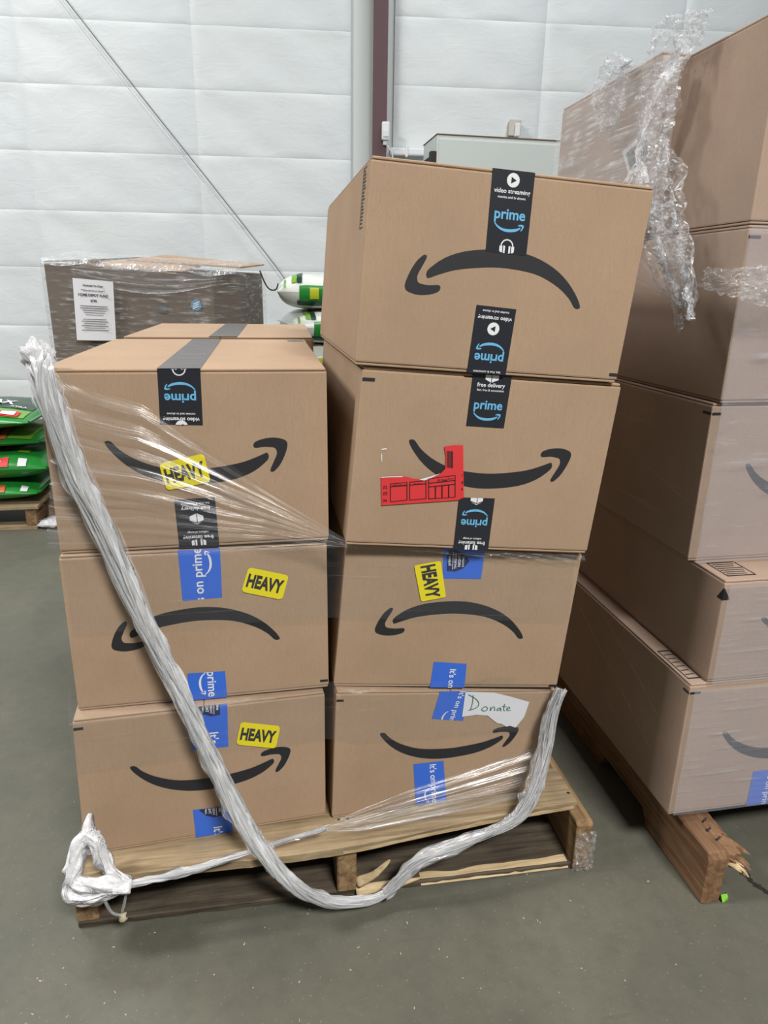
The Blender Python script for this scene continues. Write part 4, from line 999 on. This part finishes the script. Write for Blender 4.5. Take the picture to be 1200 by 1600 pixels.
# ------------------------------------------------------------------ film-wrapped bulk box behind
bb = thing('bulk_box', 'film-wrapped bulk cardboard box with a white printed sheet, behind the left stack', 'box', (-0.1, 2.6, 0))
ca, sa = math.cos(-0.16), math.sin(-0.16)
def bbp(x, y, z): return Vector((-0.475 - 0.015 + x * ca - y * sa, 2.20 + x * sa + y * ca, z))
BW, BD = 0.80, 0.78
def prism(name, pts, z0f, z1f, mat, parent, off=0.0):
    n = len(pts); vs_ = [bbp(x, y, z0f(x, y)) for x, y in pts] + [bbp(x, y, z1f(x, y)) for x, y in pts]
    fs = [(i, (i + 1) % n, n + (i + 1) % n, n + i) for i in range(n)] + [tuple(range(n))[::-1], tuple(range(n, 2 * n))]
    return mesh_obj(name, vs_, fs, mat, parent)
foot = [(0.0, 0.0), (0.70, 0.0), (0.80, 0.10), (0.80, 0.72), (0.74, 0.78), (0.03, 0.78), (0.0, 0.72)]
topz = lambda x, y: 1.235 - 0.035 * max(0, x / 0.8) + 0.03 * y
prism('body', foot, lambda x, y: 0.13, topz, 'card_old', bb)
# open flaps sagging over the top
def flap_q(name, q, mat='card'):
    vs_ = [bbp(*p) for p in q]; n = len(vs_)
    vs_ += [p + Vector((0, 0, -0.006)) for p in vs_]
    mesh_obj(name, vs_, [tuple(range(n)), tuple(range(2 * n - 1, n - 1, -1))] + [(i, n + i, n + (i + 1) % n, (i + 1) % n) for i in range(n)], mat, bb)
flap_q('flap', [(0.28, 0.18, 1.262), (0.80, 0.10, 1.235), (0.84, 0.55, 1.262), (0.34, 0.60, 1.30)], 'card')
flap_q('flap', [(0.10, 0.02, 1.24), (0.55, -0.005, 1.205), (0.62, 0.15, 1.24), (0.12, 0.2, 1.265)], 'card')
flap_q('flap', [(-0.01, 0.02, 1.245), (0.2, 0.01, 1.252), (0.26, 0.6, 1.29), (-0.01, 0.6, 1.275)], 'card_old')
for i, y in enumerate((0.0, 0.34, 0.68)):
    c8 = [bbp(0, y, .125), bbp(0.8, y, .125), bbp(0.8, y, .105), bbp(0, y, .105), bbp(0, y + .1, .125), bbp(.8, y + .1, .125), bbp(.8, y + .1, .105), bbp(0, y + .1, .105)]
    bm_obj('pallet_board', hexa(c8), 'deck_dark', bb)
for x in (0.0, 0.38, 0.76):
    c8 = [bbp(x, 0, .105), bbp(x + .04, 0, .105), bbp(x + .04, 0, 0), bbp(x, 0, 0), bbp(x, .78, .105), bbp(x + .04, .78, .105), bbp(x + .04, .78, 0), bbp(x, .78, 0)]
    bm_obj('pallet_stringer', hexa(c8), 'deck_dark', bb)
BF = Face(bbp(0, -0.004, 1.235), bbp(0.70, -0.004, 1.205), bbp(0.70, -0.004, 0.13), bbp(0, -0.004, 0.13))
def bf(x, z): return (x / 0.70, (z - 0.13) / (lerp(1.235, 1.205, x / 0.70) - 0.13))
def sheet_paper(u, w):
    x = lerp(0.118, 0.285, u) + 0.012 * (w - 0.5); z = lerp(0.925, 1.178, w)
    p = bbp(x, -0.030 - 0.006 * math.sin(u * PI), z); p.z -= 0.012 * u * w; return p
ps = grid_sheet('printed_sheet', sheet_paper, 8, 8, 'paper', bb); ps['label'] = 'white printed paper sheet'
PF = Face(sheet_paper(0, 1) + Vector((0, -0.0085, 0)), sheet_paper(1, 1) + Vector((0, -0.0085, 0)), sheet_paper(1, 0) + Vector((0, -0.0085, 0)), sheet_paper(0, 0) + Vector((0, -0.0085, 0)))
for tx, bpos, wd, bold, mt in (('Absolutely No Chaps', 0.10, 0.085, 0.03, 'ink'), ('***Bring this first to Pages***', 0.18, 0.10, 0.02, 'ink'), ('HOME DEPOT FUND', 0.25, 0.125, 0.03, 'ink'), ('$790', 0.345, 0.026, 0.03, 'ink')):
    text_item(PF, ps, tx, 0.5, bpos, wd, 0, mt, 0.0, bold)
random.seed(6)
for k in range(12):
    y = 0.43 + k * 0.036; wv = random.uniform(0.45, 0.75)
    if k in (5,): continue
    PF.stamp('text_line', polys([(-0.5, 0.5), (0.5, 0.5), (0.5, -0.5), (-0.5, -0.5)]), 'paper_print', ps, 0.5, y, wv * PF.w, 0, 0.0, True, 0.022)
rd = BF.stamp('round_print', polys(disc(0.5)), 'pipe', bb, *(lambda q: (q[0], 1 - q[1]))(bf(0.625, 1.075)), 0.044, 0, 0.001)
for dy in (-0.2, 0.02, 0.24):
    BF.stamp('print_stripe', polys([(-0.5, 0.08), (0.5, 0.08), (0.5, -0.08), (-0.5, -0.08)]), 'white_print', rd, *(lambda q: (q[0], 1 - q[1]))(bf(0.625 + dy * 0.01, 1.075 + dy * 0.044)), 0.030, 0.5, 0.002)
qx = BF.stamp('square_print', polys([(-0.5, 0.5), (0.5, 0.5), (0.5, -0.5), (-0.5, -0.5)]), 'paper_print', bb, *(lambda q: (q[0], 1 - q[1]))(bf(0.48, 1.06)), 0.035, 0, 0.001)
# its stretch film
film_foot = [(-0.012, 0.3), (-0.012, -0.014), (0.35, -0.018), (0.70, -0.014), (0.815, 0.09), (0.815, 0.75)]
seglen = [0]
for a, c in zip(film_foot, film_foot[1:]): seglen.append(seglen[-1] + math.hypot(c[0] - a[0], c[1] - a[1]))
def wrapf(u, w):
    s = u * seglen[-1]; i = max(k for k in range(len(seglen) - 1) if seglen[k] <= s + 1e-9); f_ = (s - seglen[i]) / (seglen[i + 1] - seglen[i])
    x = lerp(film_foot[i][0], film_foot[i + 1][0], f_); y = lerp(film_foot[i][1], film_foot[i + 1][1], f_)
    z = lerp(0.15, topz(x, y) + 0.012 + 0.012 * noise.noise(Vector((s * 6, 1, 0))), w)
    k_ = 0.005 * noise.noise(Vector((s * 7, z * 30, 2)))
    return bbp(x, y - abs(k_), z)
grid_sheet('film_wrap', wrapf, 70, 50, 'film_bulk', bb, True)
def topwrap(u, w):
    x = lerp(-0.012, 0.80, u); y = lerp(-0.014, 0.35, w)
    z = topz(x, max(y, 0)) + 0.018 + 0.035 * w + 0.014 * noise.noise(Vector((x * 8, y * 9, 4))) - (0.02 if w == 0 else 0)
    return bbp(x, y, z)
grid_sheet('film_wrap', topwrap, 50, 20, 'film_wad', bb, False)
def swag(u, w):
    x = lerp(0.12, 0.72, u); sag = 0.055 * math.sin(PI * u)
    return bbp(x, -0.024 - 0.004 * math.sin(w * 20), lerp(1.225 - 0.03 * u, 1.19 - sag - 0.03 * u, w) + 0.004 * noise.noise(Vector((x * 20, w * 6, 0))))
grid_sheet('film_swag', swag, 50, 16, 'film_low', bb, True)

# ------------------------------------------------------------------ bags
def bag_fn(cx, cy, z0, L, W, H, rz=0.0, seed=0, ex=2.6):
    c_, s_ = math.cos(rz), math.sin(rz)
    def top(u, w, off=0.0, side=1):
        """u,w in -1..1 along length (x) / width (y)"""
        k_ = max(0, 1 - abs(u) ** ex) ** 0.5 * max(0, 1 - abs(w) ** ex) ** 0.62
        n_ = noise.noise(Vector((u * 2.2 + seed, w * 2.2, seed * 1.7))) * 0.20 + 0.09 * noise.noise(Vector((u * 7, w * 6 + seed, 1)))
        h = (H / 2) * k_ * (1 + n_ * (1 if side > 0 else 0.25))
        x, y = u * L / 2, w * W / 2
        return Vector((cx + x * c_ - y * s_, cy + x * s_ + y * c_, z0 + H / 2 + side * (h + off)))
    return top
def bag(name, label, mat, group, *args, prints=(), **kw):
    fn = bag_fn(*args, **kw)
    root = thing(name, label, 'bag', (args[0], args[1], args[2]), group)
    vs_, fs = [], []; n, m = 28, 20
    for sd in (1, -1):
        o_ = len(vs_)
        for i in range(n + 1):
            for j in range(m + 1):
                u, w = math.sin((i / n - 0.5) * PI), math.sin((j / m - 0.5) * PI)
                vs_.append(fn(u, w, 0, sd))
        for i in range(n):
            for j in range(m):
                a = o_ + i * (m + 1) + j; f = (a, a + m + 1, a + m + 2, a + 1); fs.append(f if sd > 0 else f[::-1])
    body = mesh_obj('sack', vs_, fs, mat, root, True)
    # pinched heat-sealed ends
    for e in (-1, 1):
        q = [fn(e * 0.985, -0.93), fn(e * 0.985, 0.93), fn(e * 1.0, 0.95), fn(e * 1.0, -0.95)]
        d = (q[3] - q[0]); d.z = 0; d = d.normalized() * 0.03
        q = [q[0], q[1], q[1] + d, q[0] + d]
        mesh_obj('sealed_end', q + [p + Vector((0, 0, 0.004)) for p in q], [(0, 1, 2, 3), (7, 6, 5, 4), (0, 4, 5, 1), (1, 5, 6, 2), (2, 6, 7, 3), (3, 7, 4, 0)], mat, root)
    for pname, pm, (u0, u1, w0, w1), lift in prints:
        # flat print wrapped on the sack: w < -1 runs down the near side
        def pf(u, w, u0=u0, u1=u1, w0=w0, w1=w1, lift=lift):
            U, Wv = lerp(u0, u1, u), lerp(w0, w1, w)
            if Wv < -1: return fn(U, -2 - Wv, lift, -1) + Vector((0, -lift, 0))
            return fn(U, Wv, lift, 1) + Vector((0, -lift if Wv < -0.8 else 0, 0))
        grid_sheet(pname, pf, 10, 8, pm, root)
    return root, fn
def bag_text(fn, root, body, u, w, wid_u, sw, mat, lift=0.004):
    vs_, fs = text_mesh(body, 0.03)
    mesh_obj('lettering', [fn(u + x * wid_u, w + y * wid_u * sw, lift) + Vector((0, -lift * 0.6, 0)) for x, y in vs_], fs, mat, root)
GL = 'green lawn bags on the far pallet'
def lawn(label, x, y, z, L, W, H, seed, pr, rz=0.0): return bag('lawn_bag', label, 'bag_green', GL, x, y, z, L, W, H, rz, seed, 2.6 if seed > 2 else 4.0, prints=pr)
r_, f_ = lawn('dark green bag with orange diamond print, lowest at the left edge', -1.10, 2.70, 0.122, 0.78, 0.60, 0.11, 1, [('diamond_print', 'orange', (0.45, 0.62, -0.985, -0.86), 0.003), ('barcode_patch', 'white_print', (0.80, 0.88, -0.97, -0.84), 0.003)])
r_, f_ = lawn('glossy green bag with red pointed label and barcode, second from the bottom', -1.08, 2.70, 0.226, 0.86, 0.62, 0.155, 2, [('red_print', 'red', (0.30, 0.60, -0.99, -0.86), 0.003), ('barcode_patch', 'white_print', (0.70, 0.79, -0.985, -0.87), 0.003), ('dark_print', 'bag_dark', (-0.3, 0.45, -0.60, 0.5), 0.003), ('orange_line', 'orange', (0.47, 0.53, -0.66, 0.5), 0.005), ('text_patch', 'bag_lime', (0.66, 0.78, -0.72, -0.5), 0.004)])
bag_text(f_, r_, 'FORMULA', 0.45, -0.93, 0.17, 0.6, 'white_print', 0.006)
r_, f_ = lawn('green bag third from the bottom with orange stripe, under the top one', -1.09, 2.72, 0.376, 0.82, 0.58, 0.095, 3, [('dark_print', 'bag_dark', (-0.2, 0.52, -0.93, 0.6), 0.003), ('orange_line', 'orange', (0.54, 0.62, -0.93, 0.6), 0.004), ('lime_print', 'bag_lime', (0.64, 0.90, -0.9, 0.5), 0.003)])
r_, f_ = lawn('topmost green lawn bag with white lettering and a small red label, left edge', -1.10, 2.70, 0.466, 0.80, 0.64, 0.125, 4, [('dark_print', 'bag_dark', (-0.7, 0.93, -0.42, 0.6), 0.003), ('lime_print', 'bag_lime', (-0.7, 0.93, -0.88, -0.50), 0.003), ('orange_line', 'orange', (-0.7, 0.55, -0.49, -0.43), 0.005), ('red_print', 'red', (0.62, 0.86, -0.86, -0.66), 0.006), ('label_patch', 'white_print', (0.66, 0.82, -0.82, -0.70), 0.009)])
bag_text(f_, r_, 'MAX', 0.48, -0.10, 0.40, 2.0, 'white_print', 0.007)
bag_text(f_, r_, 'XTRA', 0.76, -0.34, 0.20, 1.4, 'white_print', 0.007)
bp = thing('wooden_pallet', 'light wooden pallet under the green lawn bags at the left edge', 'pallet', (-1.15, 2.65, 0))
for y0 in (2.38, 2.50, 2.62, 2.74, 2.86): cuboid('deck_board', (-1.80, -0.71, y0, y0 + 0.09, 0.103, 0.120), 'deck', bp, 0.003)
for x0 in (-1.80, -1.30, -0.775): cuboid('stringer', (x0, x0 + 0.05, 2.39, 2.94, 0.017, 0.103), 'stringer', bp, 0.003)
for y0 in (2.38, 2.85): cuboid('bottom_board', (-1.80, -0.725, y0, y0 + 0.09, 0.0, 0.017), 'deck', bp, 0.003)
sk = thing('film_scrap', 'small heap of white film and wood at the foot of the far pallet', 'scrap', (-0.66, 2.38, 0))
blob('heap', (-0.66, 2.42, 0.022), (0.07, 0.06, 0.022), 'film_knot', sk, 0.4, 3)
cuboid('block', (-0.70, -0.60, 2.50, 2.60, 0.0, 0.085), 'stringer', sk, 0.004)
# white and green soil bags further right
GW = 'white and green soil bags stacked behind'
words = ['lowest', 'second', 'third', 'fourth', 'fifth', 'sixth', 'topmost']
for i in range(7):
    z = 0.001 + i * 0.1745
    lbl = 'topmost white and green soil bag between the two stacks' if i == 6 else ('white and green soil bag directly under the topmost one, between the stacks' if i == 5 else words[i] + ' soil bag from the floor in the stack behind the boxes')
    r_, f_ = bag('soil_bag', lbl, 'bag_white', GW, 0.84 + 0.02 * (i % 2), 2.85, z, 0.66, 0.50, 0.172, 0.10 * ((i % 3) - 1), i + 3, 6.0, prints=[
        ('green_print', 'bag_green', (-0.66, 0.5, -1.06, -0.97), 0.003), ('dark_print', 'bag_dark', (-0.70, 0.5, -1.16, -1.06), 0.003), ('lime_print', 'bag_lime', (-0.90, -0.87, -0.97, -0.8), 0.003), ('lime_print', 'bag_lime', (-0.78, -0.71, -0.93, -0.3), 0.003), ('yellow_print', 'bag_yellow', (-0.50, -0.36, -1.03, -0.99), 0.006), ('dark_print', 'bag_dark', (-0.70, -0.62, -0.94, -0.3), 0.004)])

# ------------------------------------------------------------------ wood chips and grit scattered on the floor
random.seed(21); vs_, fs = [], []
for k in range(170):
    if random.random() < 0.6: x, y = random.uniform(-0.5, 1.2), random.uniform(-0.45, 0.0)
    else: x, y = random.uniform(-1.2, 0.0), random.uniform(-0.3, 2.2)
    a = random.random() * 6.28; L = random.uniform(0.0008, 0.0028); w = random.uniform(0.0005, 0.0012)
    c_, s_ = math.cos(a), math.sin(a); o_ = len(vs_)
    for px_, py_, pz_ in ((-L, -w, 0.0005), (L, -w, 0.0005), (L, w, 0.0005), (-L, w, 0.0005), (0, 0, 0.002)):
        vs_.append((x + px_ * c_ - py_ * s_, y + px_ * s_ + py_ * c_, pz_))
    fs += [(o_, o_ + 1, o_ + 4), (o_ + 1, o_ + 2, o_ + 4), (o_ + 2, o_ + 3, o_ + 4), (o_ + 3, o_, o_ + 4)]
ch = mesh_obj('wood_chips', vs_, fs, 'chips')
tag(ch, 'tiny pale wood chips scattered on the concrete floor', 'wood chips', None, 'stuff')
